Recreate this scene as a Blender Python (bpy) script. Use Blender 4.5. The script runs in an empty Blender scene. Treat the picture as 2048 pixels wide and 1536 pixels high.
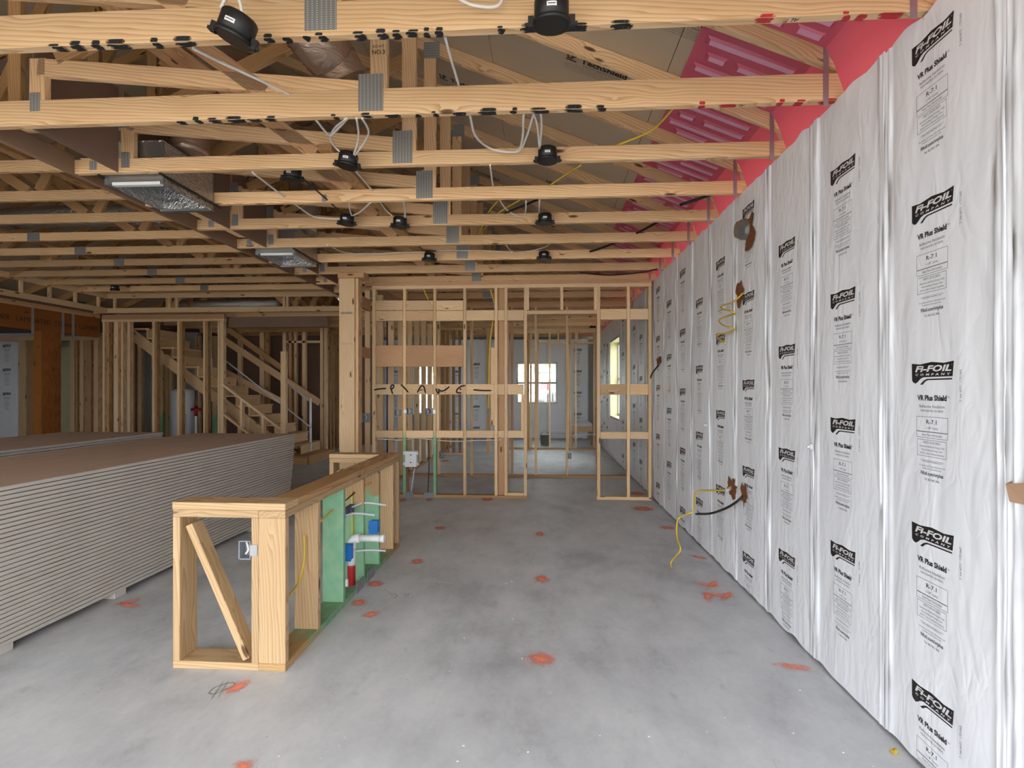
import bpy, bmesh, math, random
from mathutils import Vector, Matrix, noise

# ------------------------------------------------------------------ camera
F = 1060.0; CX = 1024.0; HY = 777.0          # focal length (px), centre column, horizon row of the 2048x1536 photo
YAW = math.atan(63.0 / F); CS, SN = math.cos(YAW), math.sin(YAW)
CAMH = 1.435
scene = bpy.context.scene
COL = scene.collection
cd = bpy.data.cameras.new('camera'); cam = bpy.data.objects.new('camera', cd); COL.objects.link(cam)
cd.sensor_fit = 'HORIZONTAL'; cd.sensor_width = 36.0; cd.lens = 36.0 * F / 2048.0
cd.shift_y = (HY - 768.0) / 2048.0; cd.clip_start = 0.05; cd.clip_end = 300
cam.location = (0, 0, CAMH); cam.rotation_euler = (math.pi / 2, 0, YAW)
scene.camera = cam

# ------------------------------------------------------------------ overcast sky and exposure
world = bpy.data.worlds.new('World'); scene.world = world; world.use_nodes = True
bg = world.node_tree.nodes['Background']
bg.inputs['Color'].default_value = (0.94, 0.972, 1.0, 1); bg.inputs['Strength'].default_value = 1.0
scene.view_settings.view_transform = 'Standard'
try: scene.view_settings.look = 'None'
except Exception: pass
scene.view_settings.gamma = 1.0; scene.view_settings.use_curve_mapping = False
scene.view_settings.exposure = 3.12

# ------------------------------------------------------------------ pixel -> place helpers
def ray(px, py):
    u = (px - CX) / F; v = (HY - py) / F
    return Vector((-SN + u * CS, CS + u * SN, v))
def at(px, py, D=None, x=None, y=None, z=None):
    r = ray(px, py)
    if D is None:
        if x is not None: D = x / r.x
        elif y is not None: D = y / r.y
        else: D = (z - CAMH) / r.z
    return Vector((r.x * D, r.y * D, CAMH + r.z * D))

def lin(h):
    h = h.lstrip('#'); out = []
    for i in (0, 2, 4):
        c = int(h[i:i + 2], 16) / 255.0
        out.append(c / 12.92 if c <= 0.04045 else ((c + 0.055) / 1.055) ** 2.4)
    return (out[0], out[1], out[2], 1.0)

# ------------------------------------------------------------------ materials
class NT:
    def __init__(s, name):
        s.m = bpy.data.materials.new(name); s.m.use_nodes = True; s.t = s.m.node_tree
        s.b = s.t.nodes['Principled BSDF']; s.out = s.t.nodes['Material Output']
    def n(s, typ, **kw):
        nd = s.t.nodes.new(typ)
        for k, v in kw.items():
            if k.startswith('i_'):
                key = k[2:]; key = int(key) if key.isdigit() else key.replace('_', ' ')
                if hasattr(v, 'bl_idname') or isinstance(v, bpy.types.NodeSocket): s.t.links.new(v, nd.inputs[key])
                else: nd.inputs[key].default_value = v
            else: setattr(nd, k, v)
        return nd
    def l(s, a, b): s.t.links.new(a, b)
    def math(s, op, a, b=None, c=None, clamp=False):
        nd = s.t.nodes.new('ShaderNodeMath'); nd.operation = op; nd.use_clamp = clamp
        for i, v in enumerate((a, b, c)):
            if v is None: continue
            if isinstance(v, bpy.types.NodeSocket): s.l(v, nd.inputs[i])
            else: nd.inputs[i].default_value = v
        return nd.outputs[0]
    def vmul(s, a, vec):
        nd = s.t.nodes.new('ShaderNodeVectorMath'); nd.operation = 'MULTIPLY'; s.l(a, nd.inputs[0]); nd.inputs[1].default_value = vec
        return nd.outputs[0]
    def vadd(s, a, b):
        nd = s.t.nodes.new('ShaderNodeVectorMath'); nd.operation = 'ADD'; s.l(a, nd.inputs[0])
        if isinstance(b, bpy.types.NodeSocket): s.l(b, nd.inputs[1])
        else: nd.inputs[1].default_value = b
        return nd.outputs[0]
    def mix(s, f, a, b):
        nd = s.t.nodes.new('ShaderNodeMix'); nd.data_type = 'RGBA'
        for key, v in ((0, f), (6, a), (7, b)):
            if isinstance(v, bpy.types.NodeSocket): s.l(v, nd.inputs[key])
            else: nd.inputs[key].default_value = v
        return nd.outputs[2]
    def ramp(s, f, stops):
        nd = s.t.nodes.new('ShaderNodeValToRGB'); s.l(f, nd.inputs[0]); e = nd.color_ramp.elements
        while len(e) < len(stops): e.new(0.5)
        for i, (p, c) in enumerate(stops): e[i].position = p; e[i].color = c
        return nd.outputs[0]
    def noise(s, vec, scale, detail=3.0, rough=0.5):
        return s.n('ShaderNodeTexNoise', i_Vector=vec, i_Scale=scale, i_Detail=detail, i_Roughness=rough).outputs[0]
    def bump(s, h, strength, dist):
        b = s.n('ShaderNodeBump', i_Strength=strength, i_Distance=dist, i_Height=h); s.l(b.outputs[0], s.b.inputs['Normal'])

def wood(name, light, dark, knot='#4a2814', green=None, glo=0.0, ghi=1.0, vary=0.22):
    t = NT(name); tc = t.n('ShaderNodeTexCoord'); oi = t.n('ShaderNodeObjectInfo')
    rnd = oi.outputs['Random']
    off = t.n('ShaderNodeCombineXYZ', i_X=t.math('MULTIPLY', rnd, 61.0),
              i_Y=t.math('MULTIPLY_ADD', t.math('FRACT', t.math('MULTIPLY', rnd, 13.7)), 0.24, -0.12),
              i_Z=t.math('MULTIPLY_ADD', t.math('FRACT', t.math('MULTIPLY', rnd, 7.31)), 0.20, -0.10)).outputs[0]
    p = t.vadd(tc.outputs['Object'], off)
    kv = t.vmul(p, (2.6, 9.0, 9.0))
    vor = t.n('ShaderNodeTexVoronoi', i_Vector=kv, i_Scale=1.0, i_Randomness=1.0)
    d = vor.outputs['Distance']
    near = t.math('POWER', t.math('SUBTRACT', 1.0, t.math('MULTIPLY', d, 1.9, clamp=True), clamp=True), 2.0)
    warp = t.noise(t.vmul(p, (0.9, 7.0, 7.0)), 1.0, 2.0)
    q = t.vmul(p, (0.055, 1.0, 1.0))
    sep = t.n('ShaderNodeSeparateXYZ', i_0=q)
    r2 = t.math('SQRT', t.math('ADD', t.math('POWER', t.math('ADD', sep.outputs[1], 0.0), 2.0),
                               t.math('POWER', t.math('ADD', sep.outputs[2], sep.outputs[0]), 2.0)))
    rr = t.math('ADD', r2, t.math('MULTIPLY', warp, 0.06))
    rr = t.math('ADD', rr, t.math('MULTIPLY', near, 0.05))
    mod = t.noise(t.vmul(p, (0.25, 26.0, 26.0)), 1.0, 2.0)
    ph = t.math('FRACT', t.math('ADD', t.math('MULTIPLY', rr, 58.0), t.math('MULTIPLY', mod, 1.3)))
    band = t.math('POWER', ph, 2.2)                         # slow pale rise, sharp dark late wood
    fib = t.noise(t.vmul(p, (6.0, 260.0, 260.0)), 1.0, 2.0)
    blot = t.noise(t.vmul(p, (1.4, 5.0, 5.0)), 1.0, 3.0)
    f = t.math('ADD', t.math('MULTIPLY', band, 0.72), t.math('MULTIPLY', t.math('SUBTRACT', fib, 0.5), 0.3), clamp=True)
    c = t.mix(f, light, dark)
    c = t.mix(t.math('MULTIPLY', t.math('SUBTRACT', blot, 0.42, clamp=True), 0.9), c, dark)
    tone = t.math('MULTIPLY_ADD', t.math('FRACT', t.math('MULTIPLY', rnd, 29.3)), vary * 2, 1.0 - vary)
    hs = t.n('ShaderNodeHueSaturation', i_Color=c, i_Value=tone); c = hs.outputs[0]
    kn = t.ramp(d, [(0.0, (1, 1, 1, 1)), (0.085, (0.85, 0.85, 0.85, 1)), (0.13, (0, 0, 0, 1))])
    c = t.mix(kn, c, lin(knot))
    if green:
        gen = t.n('ShaderNodeSeparateXYZ', i_0=tc.outputs['Generated']).outputs[0]
        nz = t.noise(tc.outputs['Object'], 9.0, 3.0)
        nz = t.math('MULTIPLY', t.math('SUBTRACT', nz, 0.5), 0.30)
        g = t.math('ADD', gen, nz)
        m1 = t.math('MULTIPLY', t.math('SUBTRACT', g, glo - 0.03), 16.0, clamp=True)
        m2 = t.math('MULTIPLY', t.math('SUBTRACT', ghi + 0.03, g), 16.0, clamp=True)
        m = t.math('MULTIPLY', m1, m2)
        gn = t.mix(t.noise(tc.outputs['Object'], 14.0, 2.0), lin(green), lin('#8fb894'))
        c = t.mix(t.math('MULTIPLY', m, 0.86), c, gn)
    t.l(c, t.b.inputs['Base Color'])
    t.b.inputs['Roughness'].default_value = 0.62; t.b.inputs['Specular IOR Level'].default_value = 0.3
    t.bump(f, 0.04, 0.002)
    return t.m

def plain(name, col, rough=0.5, metal=0.0, var=0.0, vscale=20.0, spec=0.5, bump=0.0, bscale=40.0):
    t = NT(name); c = lin(col)
    t.b.inputs['Roughness'].default_value = rough; t.b.inputs['Metallic'].default_value = metal
    t.b.inputs['Specular IOR Level'].default_value = spec
    tc = t.n('ShaderNodeTexCoord').outputs['Object']
    nz = t.noise(tc, vscale, 3.0)
    v = max(var, 0.03)
    hs = t.n('ShaderNodeHueSaturation', i_Color=c, i_Value=t.math('MULTIPLY_ADD', nz, v * 2, 1.0 - v))
    t.l(hs.outputs[0], t.b.inputs['Base Color'])
    if bump: t.bump(t.noise(tc, bscale, 3.0), bump, 0.01)
    return t.m

M = {}
M['pine'] = wood('pine', lin('#e2c096'), lin('#b2814e'))
M['pine_stud'] = wood('pine_stud', lin('#e6c8a0'), lin('#c09464'), vary=0.14)
M['pine_site'] = wood('pine_site', lin('#c0a27c'), lin('#96764e'), vary=0.10)  # older half-wall pine, darkened further to offset the strong light there
M['pine_dark'] = wood('pine_weathered', lin('#bb9468'), lin('#8a6238'))
M['pine_red'] = wood('pine_red', lin('#c49c76'), lin('#a06e48'))
M['green_all'] = wood('pine_green_treated', lin('#b4946c'), lin('#8c6a42'), green='#46a085', glo=-0.5, ghi=1.5)
M['green_low'] = wood('pine_green_low', lin('#d6b88c'), lin('#b08450'), green='#2f9a72', glo=-0.5, ghi=0.30)
M['green_most'] = wood('pine_green_most', lin('#b4946c'), lin('#8c6a42'), green='#4fa684', glo=-0.5, ghi=0.78)
M['green_mid'] = wood('pine_green_mid', lin('#c4a070'), lin('#9c7444'), green='#2e8a66', glo=0.16, ghi=0.86)
M['lvl'] = wood('laminated_timber', lin('#935a28'), lin('#733f18'), vary=0.08)
M['sheath_brown'] = plain('brown_fibreboard', '#7a6152', 0.75, var=0.08, vscale=6)
M['steel_plate'] = None
M['black'] = plain('black_plastic', '#141414', 0.45)
M['black_spray'] = plain('black_spray', '#16181a', 0.8)
M['red_spray'] = plain('red_spray', '#c02a30', 0.8)
M['ink'] = plain('ink', '#1b1a1c', 0.6)
M['ink_grey'] = plain('ink_grey', '#55565a', 0.6)
M['white_print'] = plain('white_print', '#e6e4e6', 0.5)
M['white_cable'] = plain('white_cable', '#dcd8d2', 0.45)
M['yellow_cable'] = plain('yellow_cable', '#d8b93c', 0.45)
M['black_cable'] = plain('black_cable', '#191917', 0.5)
M['pvc'] = plain('white_pvc', '#e4e6e6', 0.3, var=0.04)
M['pex'] = plain('pale_pex', '#c6cbd2', 0.35)
M['primer'] = plain('red_primer', '#a3161c', 0.35, var=0.35, vscale=60)
M['purple'] = plain('purple_primer', '#5d5570', 0.4, var=0.4, vscale=60)
M['blue'] = plain('blue_plastic', '#1f78cc', 0.4)
M['navy'] = plain('navy_pipe', '#2a3a66', 0.4)
M['grey_box'] = plain('grey_plastic', '#83898f', 0.45)
M['grey_pad'] = plain('grey_collar', '#7c7f84', 0.7, var=0.1)
M['white_box'] = plain('white_plastic', '#dfe3e6', 0.35)
M['sheet_metal'] = plain('sheet_metal', '#aab0b4', 0.32, metal=0.9, var=0.08, vscale=8)
M['dark_steel'] = plain('dark_steel', '#4a4a4a', 0.4, metal=0.8)
M['strap_metal'] = plain('strap_metal', '#a4a4a8', 0.4, metal=0.7, var=0.1)
M['block_wall'] = plain('block_wall', '#a8a49c', 0.85, var=0.12, vscale=5, bump=0.3, bscale=60)
M['torn'] = plain('torn_kraft', '#7c4a26', 0.8, var=0.2, vscale=30, bump=0.5)
M['cardboard'] = plain('cardboard', '#8f7058', 0.75, var=0.06)
M['window_frame'] = plain('window_frame', '#e8e8e4', 0.4)
M['window_wood'] = plain('window_buck', '#d8cfa6', 0.6, var=0.08, vscale=14)
M['osb_pale'] = plain('pale_board', '#b6b28e', 0.75, var=0.14, vscale=9)
M['chip'] = plain('white_chip', '#e4e2dc', 0.7)
M['leaf'] = plain('leaf', '#b4c49a', 0.7, var=0.4, vscale=6)
M['bark'] = plain('bark', '#6b5844', 0.8, var=0.3, vscale=12)
M['grass'] = plain('bare_lot', '#b3aa9c', 0.9, var=0.15, vscale=3)
M['asphalt'] = plain('street', '#9b9b9b', 0.85, var=0.1, vscale=3)
M['sign_red'] = plain('sign_red', '#c4202a', 0.5)
M['car'] = plain('car_paint', '#6c7480', 0.25, metal=0.2)
M['rubber'] = plain('rubber', '#1a1a1a', 0.7)
M['tub'] = plain('tub', '#d0ccd4', 0.25)

def mk_plate():
    t = NT('toothed_steel'); tc = t.n('ShaderNodeTexCoord').outputs['Object']
    br = t.n('ShaderNodeTexBrick', i_Vector=t.vmul(tc, (1, 1, 1)), i_Scale=60.0, i_Color1=(1, 1, 1, 1), i_Color2=(0.8, 0.8, 0.8, 1), i_Mortar=(0, 0, 0, 1))
    sx = t.n('ShaderNodeSeparateXYZ', i_0=tc)
    a = t.math('GREATER_THAN', t.math('SINE', t.math('MULTIPLY', sx.outputs[0], 700.0)), 0.2)
    b = t.math('GREATER_THAN', t.math('SINE', t.math('MULTIPLY', sx.outputs[2], 330.0)), 0.35)
    k = t.math('MULTIPLY', a, b)
    c = t.mix(k, lin('#8f9396'), lin('#c9c2b4'))
    t.l(c, t.b.inputs['Base Color']); t.b.inputs['Metallic'].default_value = 0.55; t.b.inputs['Roughness'].default_value = 0.45
    t.bump(k, 0.5, 0.003)
    return t.m
M['steel_plate'] = mk_plate()

def mk_concrete():
    t = NT('concrete'); tc = t.n('ShaderNodeTexCoord').outputs['Object']
    a = t.noise(tc, 0.55, 4.0, 0.6); b = t.noise(t.vmul(tc, (1.0, 1.5, 1.0)), 2.6, 6.0, 0.66); c = t.noise(tc, 38.0, 4.0, 0.6)
    f = t.math('ADD', t.math('MULTIPLY', a, 0.45), t.math('ADD', t.math('MULTIPLY', b, 0.5), t.math('MULTIPLY', c, 0.10)))
    col = t.ramp(f, [(0.36, lin('#a0a2a7')), (0.50, lin('#c2c5ca')), (0.64, lin('#d5d8dc'))])
    blk = t.noise(t.vmul(tc, (1.2, 1.6, 1.0)), 6.0, 5.0, 0.7)
    st = t.math('MULTIPLY', t.math('SUBTRACT', blk, 0.60, clamp=True), 3.0, clamp=True)
    col = t.mix(t.math('MULTIPLY', st, 0.9), col, lin('#979594'))
    sp = t.n('ShaderNodeTexVoronoi', i_Vector=tc, i_Scale=9.0).outputs['Distance']
    col = t.mix(t.math('LESS_THAN', sp, 0.035), col, lin('#a09e99'))
    t.l(col, t.b.inputs['Base Color'])
    t.l(t.math('MULTIPLY_ADD', b, 0.3, 0.38), t.b.inputs['Roughness'])
    t.bump(f, 0.12, 0.01)
    return t.m
M['concrete'] = mk_concrete()

def mk_foil():
    t = NT('white_foil'); tc = t.n('ShaderNodeTexCoord').outputs['Object']; oi = t.n('ShaderNodeObjectInfo').outputs['Random']
    off = t.n('ShaderNodeCombineXYZ', i_X=t.math('MULTIPLY', oi, 40.0), i_Y=t.math('MULTIPLY', oi, 23.0)).outputs[0]
    p = t.vadd(tc, off)
    w = t.n('ShaderNodeTexNoise', i_Vector=t.vmul(p, (6.0, 1.6, 1.0)), i_Scale=1.0, i_Detail=2.5, i_Roughness=0.5, i_Distortion=0.9).outputs[0]
    w2 = t.n('ShaderNodeTexNoise', i_Vector=t.vmul(p, (10.0, 3.6, 1.0)), i_Scale=1.0, i_Detail=1.0, i_Distortion=1.2).outputs[0]
    h = t.math('ADD', w, t.math('MULTIPLY', t.math('ABSOLUTE', t.math('SUBTRACT', w2, 0.5)), 0.5))
    t.b.inputs['Base Color'].default_value = lin('#f2f5fb')
    t.b.inputs['Roughness'].default_value = 0.42; t.b.inputs['Metallic'].default_value = 0.06
    t.bump(h, 0.42, 0.026)
    return t.m
M['foil'] = mk_foil()

def mk_shiny():
    t = NT('crinkled_foil'); tc = t.n('ShaderNodeTexCoord').outputs['Object']
    w = t.n('ShaderNodeTexNoise', i_Vector=tc, i_Scale=34.0, i_Detail=4.0, i_Distortion=1.5).outputs[0]
    t.b.inputs['Base Color'].default_value = lin('#c8c8c8'); t.b.inputs['Metallic'].default_value = 0.95; t.b.inputs['Roughness'].default_value = 0.22
    t.bump(w, 0.8, 0.02); return t.m
M['shiny'] = mk_shiny()

def mk_flex():
    t = NT('flex_duct_jacket'); tc = t.n('ShaderNodeTexCoord').outputs['Object']
    w = t.n('ShaderNodeTexNoise', i_Vector=t.vmul(tc, (8, 8, 30)), i_Scale=1.0, i_Detail=4.0, i_Distortion=1.0).outputs[0]
    t.b.inputs['Base Color'].default_value = lin('#b09a88'); t.b.inputs['Metallic'].default_value = 0.7; t.b.inputs['Roughness'].default_value = 0.3
    t.bump(w, 0.7, 0.02); return t.m
M['flex'] = mk_flex()

def mk_techshield():
    t = NT('radiant_barrier_sheathing'); tc = t.n('ShaderNodeTexCoord').outputs['Object']
    w = t.noise(tc, 30.0, 4.0)
    t.b.inputs['Base Color'].default_value = lin('#c2b49e'); t.b.inputs['Metallic'].default_value = 0.35; t.b.inputs['Roughness'].default_value = 0.42
    t.bump(w, 0.4, 0.004); return t.m
M['sheathing'] = mk_techshield()

def mk_pink():
    t = NT('pink_foam'); c = lin('#e0708e')
    df = t.n('ShaderNodeBsdfDiffuse', i_Color=c); tr = t.n('ShaderNodeBsdfTranslucent', i_Color=lin('#ff6e7a'))
    gl = t.n('ShaderNodeBsdfGlossy', i_Color=(0.9, 0.8, 0.85, 1), i_Roughness=0.35)
    m1 = t.n('ShaderNodeMixShader', i_0=0.42, i_1=df.outputs[0], i_2=tr.outputs[0])
    m2 = t.n('ShaderNodeMixShader', i_0=0.07, i_1=m1.outputs[0], i_2=gl.outputs[0])
    t.l(m2.outputs[0], t.out.inputs[0]); return t.m
M['pink'] = mk_pink()
M['pink_rib'] = plain('pink_rib', '#dca4c0', 0.35)

def mk_paint():
    t = NT('orange_marking_paint'); tc = t.n('ShaderNodeTexCoord')
    uv = tc.outputs['Generated']; s = t.n('ShaderNodeSeparateXYZ', i_0=uv)
    fx = t.math('MULTIPLY', t.math('SUBTRACT', s.outputs[0], 0.5), 2.0); fy = t.math('MULTIPLY', t.math('SUBTRACT', s.outputs[1], 0.5), 2.0)
    r = t.math('SQRT', t.math('ADD', t.math('POWER', fx, 2.0), t.math('POWER', fy, 2.0)))
    nz = t.noise(tc.outputs['Object'], 26.0, 5.0, 0.7); fine = t.noise(tc.outputs['Object'], 160.0, 3.0, 0.7)
    a = t.math('ADD', t.math('MULTIPLY', t.math('SUBTRACT', 0.8, r), 0.9), t.math('MULTIPLY', t.math('SUBTRACT', nz, 0.5), 1.3))
    a = t.math('ADD', a, t.math('MULTIPLY', t.math('SUBTRACT', fine, 0.5), 1.0))
    a = t.math('MULTIPLY', t.math('MULTIPLY', a, 1.5, clamp=True), 0.95)
    df = t.n('ShaderNodeBsdfDiffuse', i_Color=lin('#ff9478')); tr = t.n('ShaderNodeBsdfTransparent')
    mx = t.n('ShaderNodeMixShader', i_0=a, i_1=tr.outputs[0], i_2=df.outputs[0]); t.l(mx.outputs[0], t.out.inputs[0]); return t.m
M['orange'] = mk_paint()

def mk_black_paint(name, col):
    t = NT(name); tc = t.n('ShaderNodeTexCoord')
    s = t.n('ShaderNodeSeparateXYZ', i_0=tc.outputs['Generated'])
    fx = t.math('MULTIPLY', t.math('SUBTRACT', s.outputs[0], 0.5), 2.0)
    nz = t.noise(tc.outputs['Object'], 46.0, 3.0, 0.6)
    a = t.math('ADD', t.math('SUBTRACT', 0.72, t.math('MULTIPLY', t.math('POWER', t.math('ABSOLUTE', fx), 2.0), 0.7)), t.math('MULTIPLY', t.math('SUBTRACT', nz, 0.5), 3.0))
    a = t.math('MULTIPLY', a, 2.2, clamp=True)
    t.b.inputs['Base Color'].default_value = lin(col); t.b.inputs['Roughness'].default_value = 0.8
    t.l(a, t.b.inputs['Alpha']); return t.m
M['spray_black'] = mk_black_paint('sprayed_black', '#17191c')
M['spray_red'] = mk_black_paint('sprayed_red', '#b3262e')

def mk_glass():
    t = NT('window_glass'); t.b.inputs['Base Color'].default_value = (0.95, 0.98, 0.97, 1); t.b.inputs['Roughness'].default_value = 0.02
    tr = t.n('ShaderNodeBsdfTransparent', i_Color=(0.92, 0.96, 0.95, 1)); gl = t.n('ShaderNodeBsdfGlossy', i_Roughness=0.02)
    mx = t.n('ShaderNodeMixShader', i_0=0.06, i_1=tr.outputs[0], i_2=gl.outputs[0]); t.l(mx.outputs[0], t.out.inputs[0]); return t.m
M['glass'] = mk_glass()

def mk_drywall():
    t = NT('drywall_edge'); geo = t.n('ShaderNodeTexCoord').outputs['Object']
    s = t.n('ShaderNodeSeparateXYZ', i_0=t.n('ShaderNodeNewGeometry').outputs['True Normal'])
    up = t.math('GREATER_THAN', t.math('ABSOLUTE', s.outputs[2]), 0.8)
    a = t.noise(t.vmul(geo, (1.2, 6.0, 1.0)), 1.5, 4.0)
    face = t.mix(a, lin('#b0937e'), lin('#c8b09c'))
    edge = t.mix(t.noise(geo, 3.0, 3.0), lin('#b3aea6'), lin('#c6c2ba'))
    t.l(t.mix(up, edge, face), t.b.inputs['Base Color']); t.b.inputs['Roughness'].default_value = 0.85; return t.m
M['drywall'] = mk_drywall()

# ------------------------------------------------------------------ object helpers
def link(o, parent=None):
    COL.objects.link(o)
    if parent is not None: o.parent = parent
    return o
def base_of(parent):
    v = Vector((0, 0, 0)); p = parent; m = Matrix()
    chain = []
    while p is not None: chain.append(p); p = p.parent
    for q in reversed(chain): m = m @ q.matrix_basis
    return m
def put(name, mesh, M4, parent=None):
    o = bpy.data.objects.new(name, mesh); link(o, parent)
    o.matrix_basis = (base_of(parent).inverted() @ M4) if parent is not None else M4
    return o
def tag(o, label=None, cat=None, group=None, kind=None):
    if label: o['label'] = label
    if cat: o['category'] = cat
    if group: o['group'] = group
    if kind: o['kind'] = kind
    return o
def thing(name, loc, label, cat, group=None, kind=None):
    o = bpy.data.objects.new(name, None); o.empty_display_size = 0.1; link(o); o.location = loc
    return tag(o, label, cat, group, kind)

BOX = {}
def boxmesh(l, t, w, mat, bev=0.0):
    key = (round(l, 3), round(t, 4), round(w, 4), mat, bev)
    if key in BOX: return BOX[key]
    bm = bmesh.new(); bmesh.ops.create_cube(bm, size=1.0)
    for v in bm.verts: v.co = Vector((v.co.x * l, v.co.y * t, v.co.z * w))
    if bev: bmesh.ops.bevel(bm, geom=list(bm.edges), offset=bev, segments=1, affect='EDGES')
    me = bpy.data.meshes.new('board'); bm.to_mesh(me); bm.free(); me.materials.append(M[mat]); BOX[key] = me
    return me
def frame_m(p0, p1, up):
    p0, p1 = Vector(p0), Vector(p1); X = (p1 - p0).normalized(); U = Vector(up)
    Y = U.cross(X).normalized(); Z = X.cross(Y)
    m = Matrix((X, Y, Z)).transposed().to_4x4(); m.translation = (p0 + p1) / 2
    return m, (p1 - p0).length
def board(name, p0, p1, w, t, mat, parent=None, up=(0, 0, 1), bev=0.0):
    """w = size along the up direction, t = size across"""
    m, L = frame_m(p0, p1, up)
    return put(name, boxmesh(L, t, w, mat, bev), m, parent)
def box(name, x0, x1, y0, y1, z0, z1, mat, parent=None, bev=0.0):
    dx, dy, dz = abs(x1 - x0), abs(y1 - y0), abs(z1 - z0); c = Vector(((x0 + x1) / 2, (y0 + y1) / 2, (z0 + z1) / 2))
    if dx >= dy and dx >= dz: h = Vector((dx / 2, 0, 0)); return board(name, c - h, c + h, dz, dy, mat, parent, (0, 0, 1), bev)
    if dy >= dz: h = Vector((0, dy / 2, 0)); return board(name, c - h, c + h, dz, dx, mat, parent, (0, 0, 1), bev)
    h = Vector((0, 0, dz / 2)); return board(name, c - h, c + h, dx, dy, mat, parent, (1, 0, 0), bev)
def mesh_from(name, bm, mats, smooth=False):
    me = bpy.data.meshes.new(name); bm.to_mesh(me); bm.free()
    for k in (mats if isinstance(mats, (list, tuple)) else [mats]): me.materials.append(M[k])
    if smooth:
        for p in me.polygons: p.use_smooth = True
    return me
def bm_box(bm, x0, x1, y0, y1, z0, z1, mi=0):
    r = bmesh.ops.create_cube(bm, size=1.0)
    for v in r['verts']: v.co = Vector(((x0 + x1) / 2 + v.co.x * (x1 - x0), (y0 + y1) / 2 + v.co.y * (y1 - y0), (z0 + z1) / 2 + v.co.z * (z1 - z0)))
    for f in set(f for v in r['verts'] for f in v.link_faces): f.material_index = mi
def smooth_path(pts, n=6):
    pts = [Vector(p) for p in pts]
    if len(pts) < 3: return pts
    out = []
    P = [pts[0] * 2 - pts[1]] + pts + [pts[-1] * 2 - pts[-2]]
    for i in range(1, len(P) - 2):
        a, b, c, d = P[i - 1], P[i], P[i + 1], P[i + 2]
        for k in range(n):
            t = k / n
            out.append(0.5 * ((2 * b) + (c - a) * t + (2 * a - 5 * b + 4 * c - d) * t * t + (3 * b - a - 3 * c + d) * t ** 3))
    out.append(pts[-1]); return out
def bm_tube(bm, path, r, seg=7, mi=0, ribs=0.0, flat=1.0):
    path = [Vector(p) for p in path]; rings = []; T0 = None; N = None
    for i, p in enumerate(path):
        T = (path[min(i + 1, len(path) - 1)] - path[max(i - 1, 0)]).normalized()
        if N is None:
            a = Vector((0, 0, 1)) if abs(T.z) < 0.9 else Vector((1, 0, 0)); N = (a - T * a.dot(T)).normalized()
        else: N = (N - T * N.dot(T)).normalized()
        B = T.cross(N); rad = (r[i] if isinstance(r, (list, tuple)) else r) * (1 + (ribs if i % 2 else 0))
        rings.append([bm.verts.new(p + (N * math.cos(2 * math.pi * k / seg) + B * flat * math.sin(2 * math.pi * k / seg)) * rad) for k in range(seg)])
    for a, b in zip(rings, rings[1:]):
        for k in range(seg):
            f = bm.faces.new((a[k], a[(k + 1) % seg], b[(k + 1) % seg], b[k])); f.material_index = mi; f.smooth = True
    for rg, rv in ((rings[0], True), (rings[-1], False)):
        f = bm.faces.new(list(reversed(rg)) if rv else rg); f.material_index = mi
def tube(name, pts, r, mat, parent=None, seg=7, n=6, ribs=0.0, flat=1.0):
    path = smooth_path(pts, n); c = path[0].copy() if parent is None else Vector((0, 0, 0))
    bm = bmesh.new(); bm_tube(bm, [p - c for p in path], r, seg, 0, ribs, flat); bmesh.ops.recalc_face_normals(bm, faces=bm.faces)
    return put(name, mesh_from(name, bm, mat), Matrix.Translation(c), parent)
def cyl(bm, c, axis, r, h, seg=20, mi=0, r2=None):
    c = Vector(c); ax = Vector(axis).normalized(); a = Vector((0, 0, 1)) if abs(ax.z) < 0.9 else Vector((1, 0, 0))
    N = ax.cross(a).normalized(); B = ax.cross(N); r2 = r if r2 is None else r2
    A = [bm.verts.new(c + (N * math.cos(2 * math.pi * k / seg) + B * math.sin(2 * math.pi * k / seg)) * r) for k in range(seg)]
    Z = [bm.verts.new(c + ax * h + (N * math.cos(2 * math.pi * k / seg) + B * math.sin(2 * math.pi * k / seg)) * r2) for k in range(seg)]
    for k in range(seg):
        f = bm.faces.new((A[k], A[(k + 1) % seg], Z[(k + 1) % seg], Z[k])); f.material_index = mi; f.smooth = True
    f = bm.faces.new(A); f.material_index = mi
    f = bm.faces.new(Z); f.material_index = mi
def ribbon(name, pts, w, nrm, mat, parent, n=5, thick=0.0015):
    """a painted stroke: flat strip that follows pts on a face with normal nrm"""
    path = smooth_path(pts, n); nrm = Vector(nrm).normalized(); bm = bmesh.new(); L = []; c = path[0].copy()
    for i, p in enumerate(path):
        T = (path[min(i + 1, len(path) - 1)] - path[max(i - 1, 0)]).normalized(); S = T.cross(nrm).normalized()
        k = 0.55 if i in (0, len(path) - 1) else 1.0
        L.append((bm.verts.new(p + S * w / 2 * k + nrm * thick - c), bm.verts.new(p - S * w / 2 * k + nrm * thick - c)))
    for a, b in zip(L, L[1:]): bm.faces.new((a[0], b[0], b[1], a[1]))
    return put(name, mesh_from(name, bm, mat), Matrix.Translation(c), parent)
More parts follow.
